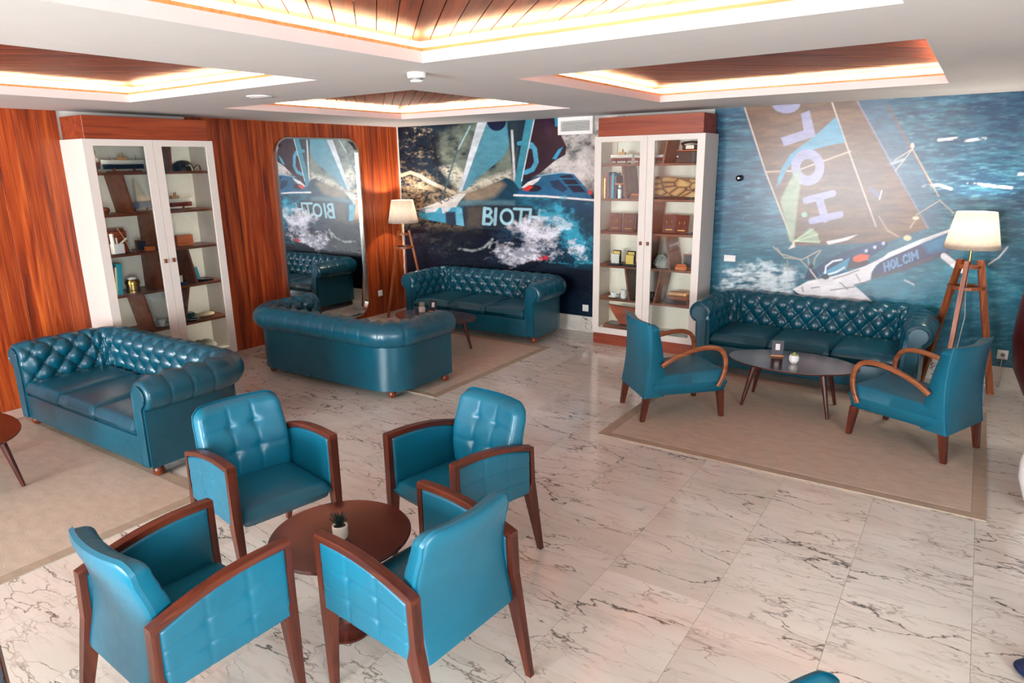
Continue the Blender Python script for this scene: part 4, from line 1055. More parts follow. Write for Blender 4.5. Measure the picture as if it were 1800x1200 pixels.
# ------------------------------------------------------------------ mirror
mr = empty('wall_mirror', (0.002, -1.475, 0.06), 0, 'tall round-cornered metal framed mirror on the cherry wood wall', 'mirror')
def rrect(hw, h, r, n=10):
    p = []
    for cx, cz, a0 in ((hw - r, r, -90), (hw - r, h - r, 0), (-hw + r, h - r, 90), (-hw + r, r, 180)):
        for k in range(n + 1):
            a = math.radians(a0 + 90 * k / n); p.append((cx + r * math.cos(a), cz + r * math.sin(a)))
    return p
hw, hh = 0.665, 2.365
out, inn = rrect(hw, hh, 0.20), rrect(hw - 0.018, hh - 0.036, 0.185)
inn = [(u, w + 0.018) for u, w in inn]
v = []; n = len(out)
for x in (0.0, 0.045):
    for u, w in out: v.append((x, u, w))
    for u, w in inn: v.append((x, u, w))
f = []
for i in range(n):
    j = (i + 1) % n
    f += [(i, j, 2 * n + j, 2 * n + i), (n + j, n + i, 3 * n + i, 3 * n + j), (2 * n + i, 2 * n + j, 3 * n + j, 3 * n + i), (j, i, n + i, n + j)]
MB().add(v, f).build('metal_frame', 'steel', mr)
MB().prism([(u, w) for u, w in inn], 0, 0.004, 0.012).build('mirror_glass', 'mirror', mr)

# ------------------------------------------------------------------ display cabinets
SHZ = [2.03, 1.655, 1.287, 0.905, 0.52]
CWD, CDP = 1.245, 0.42
def cabinet(loc, rz, label, dividers):
    r = empty('display_cabinet', loc, rz, label, 'display cabinet', 'white glazed display cabinets')
    z0, z1 = 0.13, 2.345
    b = MB(); b.box(0, 0.02, 0.022, CDP, z0, z1); b.box(CWD - 0.02, CWD, 0.022, CDP, z0, z1); b.box(0.02, CWD - 0.02, 0.022, CDP, z1 - 0.03, z1); b.box(0.02, CWD - 0.02, 0.022, CDP, z0, z0 + 0.05)
    b.build('carcass', 'white', r)
    MB().box(0.02, CWD - 0.02, CDP - 0.02, CDP - 0.004, z0 + 0.05, z1 - 0.03).build('back_panel', 'cream_in', r)
    MB().box(0.01, CWD - 0.01, 0.012, CDP, 0.0, z0).build('plinth', 'box_wood', r)
    MB().rbox(0.030, CWD - 0.030, 0.02, CDP, z1, 2.545, 0.003, 1).build('top_box', 'box_wood', r)
    for z in SHZ: MB().box(0.021, CWD - 0.021, 0.035, CDP - 0.021, z, z + 0.024).build('shelf', 'shelf_wood', r)
    for x in (0.022, CWD - 0.037):
        for k in range(6):
            za = ([z0 + 0.05] + [q + 0.024 for q in SHZ[::-1]])[k]; zb = (SHZ[::-1] + [z1 - 0.03])[k]
            MB().box(x, x + 0.015, 0.024, 0.030, za + 0.02, zb - 0.02).build('added_fill_strip', 'cab_fill', r)  # added glowing strip hidden behind the stile to brighten the interior, no known lamp
    tops = [z1 - 0.03] + SHZ
    for lv, xb, xt in dividers:
        zb = SHZ[lv] + 0.024 if lv < 5 else z0 + 0.05
        MB().add([(xb, 0.04, zb), (xb + 0.022, 0.04, zb), (xb + 0.022, 0.36, zb), (xb, 0.36, zb), (xt, 0.04, tops[lv]), (xt + 0.022, 0.04, tops[lv]), (xt + 0.022, 0.36, tops[lv]), (xt, 0.36, tops[lv])],
                 [(3, 2, 1, 0), (4, 5, 6, 7), (0, 1, 5, 4), (1, 2, 6, 5), (2, 3, 7, 6), (3, 0, 4, 7)]).build('divider', 'shelf_wood', r)
    for k in range(2):
        x0, x1 = (0.0, CWD / 2 - 0.0015) if k == 0 else (CWD / 2 + 0.0015, CWD)
        s = 0.080; fr = MB()
        fr.box(x0, x0 + s, 0, 0.022, z0, z1); fr.box(x1 - s, x1, 0, 0.022, z0, z1); fr.box(x0 + s, x1 - s, 0, 0.022, z1 - 0.058, z1); fr.box(x0 + s, x1 - s, 0, 0.022, z0, z0 + 0.070)
        d = fr.build('door', 'white', r)
        MB().box(x0 + s, x1 - s, 0.010, 0.014, z0 + 0.070, z1 - 0.058).build('glass_pane', 'glass', d)
        kx = x1 - 0.040 if k == 0 else x0 + 0.040
        MB().rbox(kx - 0.014, kx + 0.014, -0.018, 0.0, 1.185, 1.225, 0.003, 1).build('knob', 'shelf_wood', d)
    return r
CL = ((0.425, -4.432, 0.0), PI / 2); CR_ = ((3.362, -0.442, 0.0), 0.0)
cabinet(CL[0], CL[1], 'tall white glazed display cabinet against the left wood wall, behind a sofa', [(0, .785, .80), (1, .365, .305), (2, .565, .56), (3, .535, .54), (4, .40, .33), (3, .90, .84), (4, .71, .80)])
cabinet(CR_[0], CR_[1], 'tall white glazed display cabinet standing between the two murals', [(0, .775, .82), (1, .36, .31), (2, .655, .69), (3, .90, .845), (4, .43, .375), (4, .73, .80), (3, .60, .65)])

def put(cab, x, lv, dy, name, label, cat, group=None, rz=0.0):
    (lx, ly, lz), a = cab
    y = dy; z = (SHZ[lv] + 0.0245) if lv < 5 else 0.1805
    c_, s_ = math.cos(a), math.sin(a)
    return empty(name, (lx + c_ * x - s_ * y, ly + s_ * x + c_ * y, z), a + rz, label, cat, group)
def hull(mb, L_, w, h, z0, keel=0.25, rake=0.1):
    n = 12; v = []; f = []
    for i in range(n + 1):
        t = i / n; x = -L_ / 2 + L_ * t; k = math.sin(PI * min(1, 0.12 + t * 0.86)) ** 0.6 if 0 < i < n else 0.03
        sh_ = h * (0.16 * (2 * t - 1) ** 2)
        for u, z in ((-1, 1.0), (-0.8, 0.45), (0, 0.0), (0.8, 0.45), (1, 1.0)):
            v.append((x + (rake * h * (z - 0.5)) * (1 if t > 0.5 else -0.4), u * w / 2 * k, z0 + h * z + sh_ * z))
    for i in range(n):
        for k in range(4): f.append((i * 5 + k, (i + 1) * 5 + k, (i + 1) * 5 + k + 1, i * 5 + k + 1))
        f.append((i * 5 + 4, (i + 1) * 5 + 4, (i + 1) * 5, i * 5))
    f.append((0, 1, 2, 3, 4)); f.append(tuple(n * 5 + k for k in (4, 3, 2, 1, 0)))
    mb.add(v, f); return mb
def ship(cab, x, lv, dy, L_, hm, tm, label, masts=(), house=True, sails=False, rz=0.0, stand=True):
    r = put(cab, x, lv, dy, 'ship_model', label, 'ship model', 'ship models in the cabinets', rz)
    zb = 0.03
    if stand: MB().box(-L_ * 0.38, L_ * 0.38, -0.03, 0.03, 0, 0.012).build('stand', 'shelf_wood', r); MB().box(-L_ * 0.25, -L_ * 0.22, -0.012, 0.012, 0.012, zb + 0.012).box(L_ * 0.22, L_ * 0.25, -0.012, 0.012, 0.012, zb + 0.012).build('cradle', 'shelf_wood', r)
    hs = 1.0 + 1.6 * max(0.0, L_ - 0.2)
    hull(MB(), L_ * 0.95, L_ * 0.17, 0.03 * hs, zb).build('lower_hull', tm, r, True); zb += 0.03 * (hs - 1); hull(MB(), L_, L_ * 0.20, 0.032 * hs, zb + 0.026).build('hull', hm, r, True)
    zb += 0.032 * (hs - 1)
    if house:
        MB().rbox(-0.03, 0.05, -L_ * 0.06, L_ * 0.06, zb + 0.055, zb + 0.088, 0.003, 1).build('deck_house', 'deck', r)
        MB().lathe([(0.011, 0), (0.010, 0.035)], 10, (0.015, 0, zb + 0.086)).build('funnel', 'deck', r)
    for mx, mh in masts: MB().tube([(mx, 0, zb + 0.05), (mx, 0, zb + 0.05 + mh)], 0.0022, 6).build('mast', 'shelf_wood', r)
    if sails:
        mx, mh = masts[0]
        MB().add([(mx + 0.003, -0.001, zb + 0.075), (mx + L_ * 0.42, -0.001, zb + 0.075), (mx + 0.003, -0.001, zb + 0.04 + mh), (mx + 0.003, 0.001, zb + 0.075), (mx + L_ * 0.42, 0.001, zb + 0.075), (mx + 0.003, 0.001, zb + 0.04 + mh)],
                 [(0, 1, 2), (5, 4, 3), (0, 3, 4, 1), (1, 4, 5, 2), (2, 5, 3, 0)]).build('sail', 'sail', r)
    return r
def simple(cab, x, lv, dy, name, label, cat, parts, group=None, rz=0.0):
    r = put(cab, x, lv, dy, name, label, cat, group, rz)
    for pn_, mb, mt, smt in parts: mb.build(pn_, mt, r, smt, 0.6)
    return r
def book(cab, x, lv, dy, w, d, h, mt, label, lean=0.0, group=None):
    r = put(cab, x, lv, dy, 'book', label, 'book', group)
    t = math.tan(lean)
    def sk(mb):
        mb.v = [(a + c_ * t, b_, c_) for a, b_, c_ in mb.v]; return mb
    sk(MB().box(0, 0.003, 0, d, 0, h).box(w - 0.003, w, 0, d, 0, h).box(0.003, w - 0.003, 0, 0.003, 0, h)).build('cover', mt, r)
    sk(MB().box(0.003, w - 0.003, 0.003, d - 0.004, 0.003, h - 0.004)).build('pages', 'paper', r)
    return r
def cup(cab, x, lv, dy, label, saucer=True):
    r = put(cab, x, lv, dy, 'teacup', label, 'teacup', 'white tea things in the cabinets')
    if saucer: MB().lathe([(0.0001, 0.0), (0.03, 0.0), (0.066, 0.012), (0.064, 0.014), (0.03, 0.005), (0.0001, 0.005)], 24).build('saucer', 'ceramic', r, True)
    MB().lathe([(0.0001, 0.006), (0.020, 0.006), (0.024, 0.012), (0.036, 0.045), (0.042, 0.066), (0.039, 0.066), (0.032, 0.042), (0.0001, 0.014)], 24).build('cup', 'ceramic', r, True)
    MB().tube([(0.036, 0, 0.054), (0.058, 0, 0.056), (0.062, 0, 0.040), (0.052, 0, 0.026), (0.032, 0, 0.028)], 0.0035, 6).build('handle', 'ceramic', r, True)
    return r

# left cabinet
ship(CL, 0.135, 0, 0.16, 0.12, 'hull_red', 'hull_dark', 'tiny dark red sailing boat model on the top shelf, left cabinet', ((0.0, 0.15), (0.03, 0.12)), False, True)
ship(CL, 0.40, 0, 0.15, 0.40, 'hull_white', 'hull_dark', 'long dark and white steamship model on the top shelf, left cabinet', ((-0.12, 0.06), (0.12, 0.05)), rz=PI)
simple(CL, 0.99, 0, 0.16, 'domed_telephone', 'black domed telephone with a looped cord on the top shelf, left cabinet', 'telephone', [
    ('body', MB().lathe([(0.0001, 0.0), (0.105, 0.0), (0.102, 0.03), (0.085, 0.075), (0.05, 0.10), (0.0001, 0.108)], 28), 'black', True),
    ('dial', MB().lathe([(0.022, 0.0), (0.022, 0.008), (0.0001, 0.008)], 18, (0.0, -0.085, 0.05)), 'grey', True),
    ('cord', MB().tube([(0.09, -0.02, 0.02), (0.14, -0.03, 0.06), (0.17, -0.02, 0.05), (0.19, 0, 0.01)], 0.005, 8), 'black', True),
    ('side_box', MB().rbox(-0.17, -0.11, -0.04, 0.04, 0, 0.07, 0.004, 1), 'navy', False)])
simple(CL, 0.145, 1, 0.14, 'wooden_bowl', 'brown turned wooden bowl at the left of the second shelf, left cabinet', 'bowl', [('bowl', MB().lathe([(0.0001, 0.0), (0.035, 0.0), (0.058, 0.035), (0.050, 0.060), (0.030, 0.066), (0.0001, 0.064)], 22), 'shelf_wood', True)])
ship(CL, 0.505, 1, 0.16, 0.24, 'hull_blue', 'hull_blue', 'grey blue yacht model with beige sails on the second shelf, left cabinet', ((-0.03, 0.24), (-0.05, 0.22)), False, True)
ship(CL, 0.84, 1, 0.15, 0.40, 'hull_white', 'hull_red', 'white and red fishing boat model on the second shelf, left cabinet', ((-0.14, 0.09), (0.03, 0.08)))
simple(CL, 0.225, 2, 0.24, 'wooden_case', 'open reddish wooden case standing on the third shelf, left cabinet', 'case', [
    ('box', MB().rbox(-0.12, 0.12, -0.05, 0.05, 0, 0.20, 0.004, 1), 'box_wood', False), ('lid', MB().rbox(-0.115, 0.115, -0.03, 0.05, 0.201, 0.225, 0.008, 2), 'shelf_wood', False), ('cord', MB().tube([(0.04, -0.055, 0.23), (0.07, -0.075, 0.16), (0.10, -0.085, 0.07), (0.12, -0.09, 0.004)], 0.004, 6), 'sail', True)])
simple(CL, 0.20, 2, 0.10, 'white_holder', 'white square holder of pale brushes before the wooden case, left cabinet', 'holder', [
    ('box', MB().rbox(-0.05, 0.05, -0.035, 0.035, 0, 0.095, 0.004, 1), 'ceramic', False), ('roll', MB().tube([(-0.035, 0, 0.09), (-0.038, 0, 0.19)], 0.018, 12), 'paper', True),
    ('brush', MB().tube([(0.0, 0, 0.09), (0.0, 0, 0.15)], 0.009, 8), 'cream', True), ('brush', MB().tube([(0.03, 0, 0.09), (0.09, -0.01, 0.14)], 0.009, 8), 'cream', True), ('tray', MB().box(-0.08, 0.12, -0.06, -0.036, 0, 0.006), 'black', False)])
simple(CL, 0.455, 2, 0.15, 'photo_frame', 'small dark photo frame leaning on the third shelf, left cabinet', 'photo frame', [('frame', MB().box(-0.055, 0.055, 0, 0.014, 0, 0.105), 'shelf_wood', False), ('picture', MB().box(-0.045, 0.045, -0.001, 0.0, 0.010, 0.095), 'hull_dark', False)])
simple(CL, 0.50, 2, 0.085, 'pencil_box', 'low orange wooden box at the front of the third shelf, left cabinet', 'box', [('box', MB().rbox(-0.05, 0.04, -0.02, 0.02, 0, 0.034, 0.003, 1), 'orange_wood', False), ('lid', MB().rbox(-0.05, 0.04, -0.02, 0.02, 0.0345, 0.042, 0.002, 1), 'orange_wood', False)])
simple(CL, 0.92, 2, 0.20, 'cigar_box', 'upright orange wooden box on the third shelf right side, left cabinet', 'box', [('box', MB().rbox(-0.085, 0.085, -0.03, 0.03, 0, 0.10, 0.003, 1), 'orange_wood', False), ('lid', MB().rbox(-0.085, 0.085, -0.03, 0.03, 0.1005, 0.108, 0.002, 1), 'orange_wood', False)])
simple(CL, 0.72, 2, 0.13, 'wooden_bookend', 'dark wooden bookend on a light block by the door post, third shelf, left cabinet', 'bookend', [('block', MB().rbox(-0.05, 0.05, -0.025, 0.025, 0, 0.02, 0.003, 1), 'orange_wood', False), ('post', MB().box(-0.045, -0.03, -0.02, 0.02, 0.02, 0.13), 'shelf_wood', False)])
book(CL, 0.095, 3, 0.10, 0.022, 0.20, 0.285, 'dark_book', 'dark book leaning at the left end of the fourth shelf, left cabinet', 0.10, 'leaning books in the left cabinet')
book(CL, 0.119, 3, 0.10, 0.014, 0.19, 0.26, 'tan_book', 'thin tan book between dark and turquoise books, left cabinet', 0.10, 'leaning books in the left cabinet')
book(CL, 0.135, 3, 0.09, 0.045, 0.21, 0.29, 'blue_book', 'thick turquoise book leaning on the fourth shelf, left cabinet', 0.10, 'leaning books in the left cabinet')
simple(CL, 0.305, 3, 0.14, 'brass_lantern', 'round brass ship lantern with a pale top on the fourth shelf, left cabinet', 'lantern', [
    ('body', MB().lathe([(0.0001, 0.0), (0.066, 0.0), (0.066, 0.018), (0.058, 0.024), (0.058, 0.075), (0.066, 0.080), (0.066, 0.100), (0.052, 0.125), (0.0001, 0.126)], 28), 'brass', True), ('glass_top', MB().lathe([(0.045, 0.126), (0.040, 0.142), (0.0001, 0.150)], 24), 'ceramic', True)])
simple(CL, 0.745, 3, 0.13, 'gift_box', 'small cream box on a blue book on the fourth shelf, left cabinet', 'box', [('blue_base', MB().box(-0.06, 0.08, -0.05, 0.05, 0, 0.028), 'dark_book', False), ('box', MB().rbox(-0.04, 0.045, -0.035, 0.035, 0.0285, 0.085, 0.003, 1), 'cream', False), ('lid', MB().rbox(-0.042, 0.047, -0.037, 0.037, 0.0855, 0.096, 0.003, 1), 'cream', False)])
simple(CL, 1.035, 3, 0.13, 'card_holder', 'blue card upright on a black stand on the fourth shelf, left cabinet', 'card holder', [('stand', MB().prism([(-0.09, 0.0), (0.09, 0.0), (0.09, 0.012), (-0.07, 0.030), (-0.09, 0.030)], 1, -0.04, 0.04), 'black', False), ('card', MB().add([(-0.065, 0, 0.029), (-0.028, 0, 0.027), (-0.045, 0.02, 0.155), (-0.082, 0.02, 0.155), (-0.065, 0.004, 0.029), (-0.028, 0.004, 0.027), (-0.045, 0.024, 0.155), (-0.082, 0.024, 0.155)], [(0, 1, 2, 3), (7, 6, 5, 4), (0, 4, 5, 1), (1, 5, 6, 2), (2, 6, 7, 3), (3, 7, 4, 0)]), 'blue_book', False)])
cup(CL, 0.52, 4, 0.11, 'white teacup on a saucer on the fifth shelf, left cabinet')
cup(CL, 0.51, 4, 0.26, 'white teacup behind another cup on the fifth shelf, left cabinet')
simple(CL, 0.845, 4, 0.20, 'glazed_bowl', 'dark green glazed bowl on the fifth shelf, left cabinet', 'bowl', [('bowl', MB().lathe([(0.0001, 0.0), (0.04, 0.0), (0.075, 0.035), (0.078, 0.06), (0.060, 0.072), (0.0001, 0.070)], 24), 'green_glaze', True)])
simple(CL, 0.83, 4, 0.09, 'striped_dish', 'low dark dish with white rim before the green bowl, left cabinet', 'dish', [('dish', MB().lathe([(0.0001, 0.0), (0.035, 0.0), (0.06, 0.018), (0.057, 0.020), (0.0001, 0.008)], 24), 'black', True), ('rim', MB().lathe([(0.058, 0.019), (0.061, 0.022), (0.058, 0.024), (0.055, 0.022), (0.058, 0.019)], 24), 'ceramic', True)])
simple(CL, 1.03, 4, 0.17, 'sea_shell_dish', 'flat cream shell shaped dish on the fifth shelf, left cabinet', 'dish', [('shell', MB().lathe([(0.0001, 0.0), (0.05, 0.0), (0.10, 0.022), (0.085, 0.040), (0.04, 0.048), (0.0001, 0.050)], 24, (0, 0, 0), 1.0, 0.7), 'sail', True)])
rk = MB().lathe([(0.0001, 0.0), (0.12, 0.0), (0.15, 0.035), (0.12, 0.085), (0.06, 0.11), (0.0001, 0.115)], 14, (0, 0, 0), 1.0, 0.6); rg = random.Random(9); rk.v = [(a * rg.uniform(.88, 1.1), b_ * rg.uniform(.88, 1.1), c_ * rg.uniform(.85, 1.1)) for a, b_, c_ in rk.v]
simple(CL, 0.98, 5, 0.20, 'stone', 'rough grey stone at the bottom of the left cabinet', 'stone', [('rock', rk, 'stone', False)])

# right cabinet
ship(CR_, 0.255, 0, 0.15, 0.26, 'hull_white', 'hull_red', 'white and dark red ship model on the top shelf, right cabinet', ((-0.05, 0.16), (0.03, 0.05)))
ship(CR_, 0.51, 0, 0.15, 0.20, 'hull_white', 'hull_red', 'small white pointed boat model behind the door post, right cabinet', (), False)
ship(CR_, 0.70, 0, 0.15, 0.17, 'ceramic', 'hull_red', 'white boat model left of the slanted board, top shelf, right cabinet', ((0.0, 0.07),), False)
simple(CR_, 1.04, 0, 0.17, 'rotary_telephone', 'black telephone with a handset on a dark box on the top shelf, right cabinet', 'telephone', [
    ('box', MB().rbox(-0.125, 0.10, -0.09, 0.09, 0, 0.12, 0.004, 1), 'black', False), ('ledge', MB().rbox(-0.12, 0.10, -0.10, 0.09, 0.1205, 0.132, 0.002, 1), 'orange_wood', False),
    ('body', MB().rbox(-0.08, 0.085, -0.06, 0.06, 0.1325, 0.18, 0.012, 2), 'black', False), ('dial', MB().box(-0.035, 0.05, -0.064, -0.0605, 0.140, 0.176), 'cream', False),
    ('handset', MB().tube([(-0.10, 0, 0.185), (-0.075, 0, 0.205), (0.0, 0, 0.213), (0.08, 0, 0.205), (0.10, 0, 0.185)], [0.020, 0.014, 0.011, 0.014, 0.020], 10), 'black', True), ('bell', MB().lathe([(0.012, 0), (0.010, 0.01), (0.0001, 0.013)], 12, (-0.105, -0.104, 0.06)), 'ceramic', True)])
xk = 0.088
for k, (w, h, mt, nm) in enumerate(((0.016, 0.22, 'tan_book', 'cream'), (0.020, 0.27, 'red_book', 'brownish red'), (0.026, 0.285, 'dark_book', 'navy'), (0.020, 0.25, 'red_book', 'slim red'), (0.030, 0.275, 'blue_book', 'steel blue'), (0.022, 0.245, 'dark_book', 'slim dark'))):
    book(CR_, xk, 1, 0.07 + 0.01 * (k % 2), w, 0.18, h, mt, '%s book in the row on the second shelf, right cabinet' % nm, 0, 'books in the right cabinet'); xk += w + 0.002
simple(CR_, 0.275, 1, 0.085, 'glass_lantern', 'glass lantern with a white candle and wooden lid, second shelf, right cabinet', 'lantern', [
    ('candle', MB().lathe([(0.0001, 0.004), (0.026, 0.004), (0.026, 0.10), (0.0001, 0.103)], 18), 'ceramic', True), ('glass', MB().lathe([(0.036, 0.0), (0.038, 0.15), (0.036, 0.15), (0.034, 0.004), (0.036, 0.0)], 20), 'glass', True), ('lid', MB().rbox(-0.04, 0.04, -0.04, 0.04, 0.151, 0.168, 0.003, 1), 'orange_wood', False)])
simple(CR_, 0.475, 1, 0.15, 'wooden_boat_block', 'low brown wooden block with a pale upright, second shelf, right cabinet', 'ornament', [('block', MB().rbox(-0.085, 0.05, -0.05, 0.05, 0, 0.035, 0.004, 1), 'shelf_wood', False), ('top', MB().rbox(-0.08, 0.05, -0.04, 0.04, 0.0355, 0.055, 0.004, 1), 'orange_wood', False), ('upright', MB().rbox(0.02, 0.05, -0.03, 0.03, 0.0555, 0.19, 0.008, 2), 'sail', False)])
simple(CR_, 0.905, 1, 0.17, 'carved_panel', 'long beige carved wooden panel with scorched drawing, second shelf, right cabinet', 'carving', [('panel', MB().prism([(-0.245, 0.03), (0.245, 0.02), (0.245, 0.20), (0.05, 0.215), (-0.245, 0.235)], 1, -0.02, 0.03), 'carved', False), ('base', MB().rbox(-0.25, 0.25, -0.04, 0.05, 0, 0.02, 0.004, 1), 'black', False)])
def plaque(x, dy, w, h, label, lean=0.02):
    r = put(CR_, x, 2, dy, 'plaque', label, 'plaque', 'maroon plaques in the right cabinet')
    MB().add([(-w / 2, 0, 0.0), (w / 2, 0, 0.0), (w / 2, 0.016, 0.0), (-w / 2, 0.016, 0.0), (-w / 2, lean, h), (w / 2, lean, h), (w / 2, lean + 0.016, h), (-w / 2, lean + 0.016, h)], [(3, 2, 1, 0), (4, 5, 6, 7), (0, 1, 5, 4), (1, 2, 6, 5), (2, 3, 7, 6), (3, 0, 4, 7)]).build('board', 'plaque', r)
    yv = lean * 0.6
    MB().tube([(0.030 * math.cos(a), yv - 0.004, h * 0.58 + 0.030 * math.sin(a)) for a in np.linspace(0, 2 * PI, 24)[:-1]], 0.003, 6, None, True).build('medal_ring', 'brass', r, True)
    MB().tube([(0.012 * math.cos(a), yv - 0.004, h * 0.58 + 0.012 * math.sin(a)) for a in np.linspace(0, 2 * PI, 16)[:-1]], 0.0025, 6, None, True).build('medal_centre', 'brass', r, True)
    MB().box(-0.04, 0.04, lean * 0.15 - 0.004, lean * 0.15 + 0.002, h * 0.15, h * 0.20).build('name_strip', 'brass', r)
    return r
plaque(0.205, 0.13, 0.15, 0.205, 'maroon plaque with a round medal, alone at the left of the third shelf, right cabinet')
plaque(0.375, 0.11, 0.14, 0.205, 'maroon plaque with a round medal, middle of three behind the left glass door')
plaque(0.49, 0.20, 0.13, 0.20, 'maroon plaque half hidden behind the door post, third shelf, right cabinet')
plaque(0.82, 0.20, 0.15, 0.20, 'darker maroon plaque just right of the door posts, third shelf, right cabinet')
plaque(0.975, 0.16, 0.15, 0.195, 'maroon plaque nearest the right end of the third shelf, right cabinet', 0.04)
simple(CR_, 1.10, 2, 0.09, 'small_block', 'small black block at the right end of the third shelf, right cabinet', 'block', [('block', MB().rbox(-0.03, 0.03, -0.02, 0.02, 0, 0.022, 0.003, 1), 'black', False), ('top', MB().rbox(-0.025, 0.025, -0.015, 0.015, 0.0225, 0.03, 0.002, 1), 'grey', False)])
for x, mt, nm in ((0.225, 'silver', 'silver'), (0.405, 'gold', 'gold')):
    simple(CR_, x, 3, 0.12, 'medal_case', '%s medal standing in an open black case, fourth shelf, right cabinet' % nm, 'medal case', [
        ('tray', MB().rbox(-0.075, 0.075, -0.06, 0.05, 0, 0.016, 0.003, 1), 'navy', False), ('medal', MB().rbox(-0.050, 0.050, -0.012, 0.004, 0.0165, 0.125, 0.004, 1), mt, False),
        ('open_lid', MB().rbox(-0.045, 0.055, 0.026, 0.040, 0.0165, 0.165, 0.004, 1), 'black', False), ('lid_lining', MB().rbox(-0.035, 0.045, 0.021, 0.0255, 0.10, 0.155, 0.002, 1), 'gold', False)])
rk = MB().lathe([(0.0001, 0.0), (0.085, 0.0), (0.11, 0.03), (0.085, 0.09), (0.05, 0.125), (0.0001, 0.14)], 12, (0, 0, 0), 1.0, 0.6); rk.v = [(a * rg.uniform(.8, 1.12), b_ * rg.uniform(.85, 1.1), c_ * rg.uniform(.8, 1.12)) for a, b_, c_ in rk.v]
simple(CR_, 0.775, 3, 0.17, 'coral_stone', 'rough pale grey coral piece on the fourth shelf, right cabinet', 'coral', [('coral', rk, 'stone', False)])
simple(CR_, 1.02, 3, 0.09, 'trinket_box', 'small rounded orange wooden box on the fourth shelf, right cabinet', 'box', [('box', MB().rbox(-0.055, 0.055, -0.03, 0.03, 0, 0.040, 0.006, 2), 'orange_wood', False), ('lid', MB().rbox(-0.05, 0.05, -0.028, 0.028, 0.0405, 0.062, 0.010, 2), 'orange_wood', False)])
simple(CR_, 1.075, 3, 0.20, 'picture_frame', 'dark picture frame standing behind the orange box, right cabinet', 'photo frame', [('frame', MB().box(-0.075, 0.075, 0, 0.016, 0, 0.16), 'shelf_wood', False), ('picture', MB().box(-0.06, 0.06, -0.002, 0.0, 0.014, 0.146), 'hull_dark', False)])
cup(CR_, 0.215, 4, 0.12, 'white teacup on a saucer on the fifth shelf, right cabinet')
simple(CR_, 0.335, 4, 0.13, 'milk_jug', 'white milk jug beside the teacup on the fifth shelf, right cabinet', 'jug', [('body', MB().lathe([(0.0001, 0.0), (0.030, 0.0), (0.040, 0.03), (0.030, 0.075), (0.035, 0.10), (0.032, 0.10), (0.026, 0.07), (0.0001, 0.02)], 22), 'ceramic', True), ('handle', MB().tube([(0.03, 0, 0.09), (0.06, 0, 0.085), (0.06, 0, 0.05), (0.036, 0, 0.03)], 0.004, 6), 'ceramic', True)])
simple(CR_, 0.665, 4, 0.17, 'dark_bowl', 'dark round bowl beside the slanted board, fifth shelf, right cabinet', 'bowl', [('bowl', MB().lathe([(0.0001, 0.0), (0.03, 0.0), (0.055, 0.04), (0.05, 0.085), (0.03, 0.10), (0.0001, 0.10)], 20), 'black', True)])
simple(CR_, 0.965, 4, 0.18, 'leather_chest', 'old brown leather chest on the fifth shelf, right cabinet', 'chest', [('chest', MB().rbox(-0.10, 0.11, -0.06, 0.06, 0, 0.085, 0.006, 2), 'shelf_wood', False), ('lid', MB().rbox(-0.10, 0.11, -0.06, 0.06, 0.0855, 0.125, 0.012, 3), 'deck', False), ('dark_base', MB().box(-0.12, 0.13, -0.085, -0.061, 0, 0.045), 'black', False)])
simple(CR_, 1.165, 4, 0.14, 'figurine', 'small figurine with a dark head by the right end, fifth shelf, right cabinet', 'figurine', [('body', MB().lathe([(0.0001, 0.0), (0.024, 0.0), (0.020, 0.04), (0.026, 0.08), (0.010, 0.105), (0.0001, 0.107)], 16), 'cream', True), ('head', MB().lathe([(0.0001, 0.104), (0.020, 0.118), (0.022, 0.135), (0.0001, 0.155)], 14), 'shelf_wood', True)])
simple(CR_, 0.30, 5, 0.17, 'instrument_case', 'open dark wooden instrument case with tilted lid at the bottom of the right cabinet', 'case', [
    ('tray', MB().rbox(-0.20, 0.20, -0.10, 0.12, 0, 0.045, 0.004, 1), 'shelf_wood', False), ('lining', MB().box(-0.185, 0.185, -0.088, 0.108, 0.0455, 0.050), 'black', False),
    ('tilted_lid', MB().add([(-0.02, -0.02, 0.052), (0.19, -0.02, 0.052), (0.19, 0.02, 0.052), (-0.02, 0.02, 0.052), (-0.18, -0.02, 0.27), (0.19, -0.02, 0.25), (0.19, 0.02, 0.25), (-0.18, 0.02, 0.27)], [(3, 2, 1, 0), (4, 5, 6, 7), (0, 1, 5, 4), (1, 2, 6, 5), (2, 3, 7, 6), (3, 0, 4, 7)]), 'box_wood', False)])
simple(CR_, 0.95, 5, 0.12, 'shallow_tray', 'shallow black tray at the bottom right of the right cabinet', 'tray', [('tray', MB().rbox(-0.17, 0.17, -0.07, 0.08, 0, 0.022, 0.004, 1), 'black', False), ('rim', MB().box(-0.17, 0.17, -0.074, -0.0705, 0, 0.030), 'grey', False)])

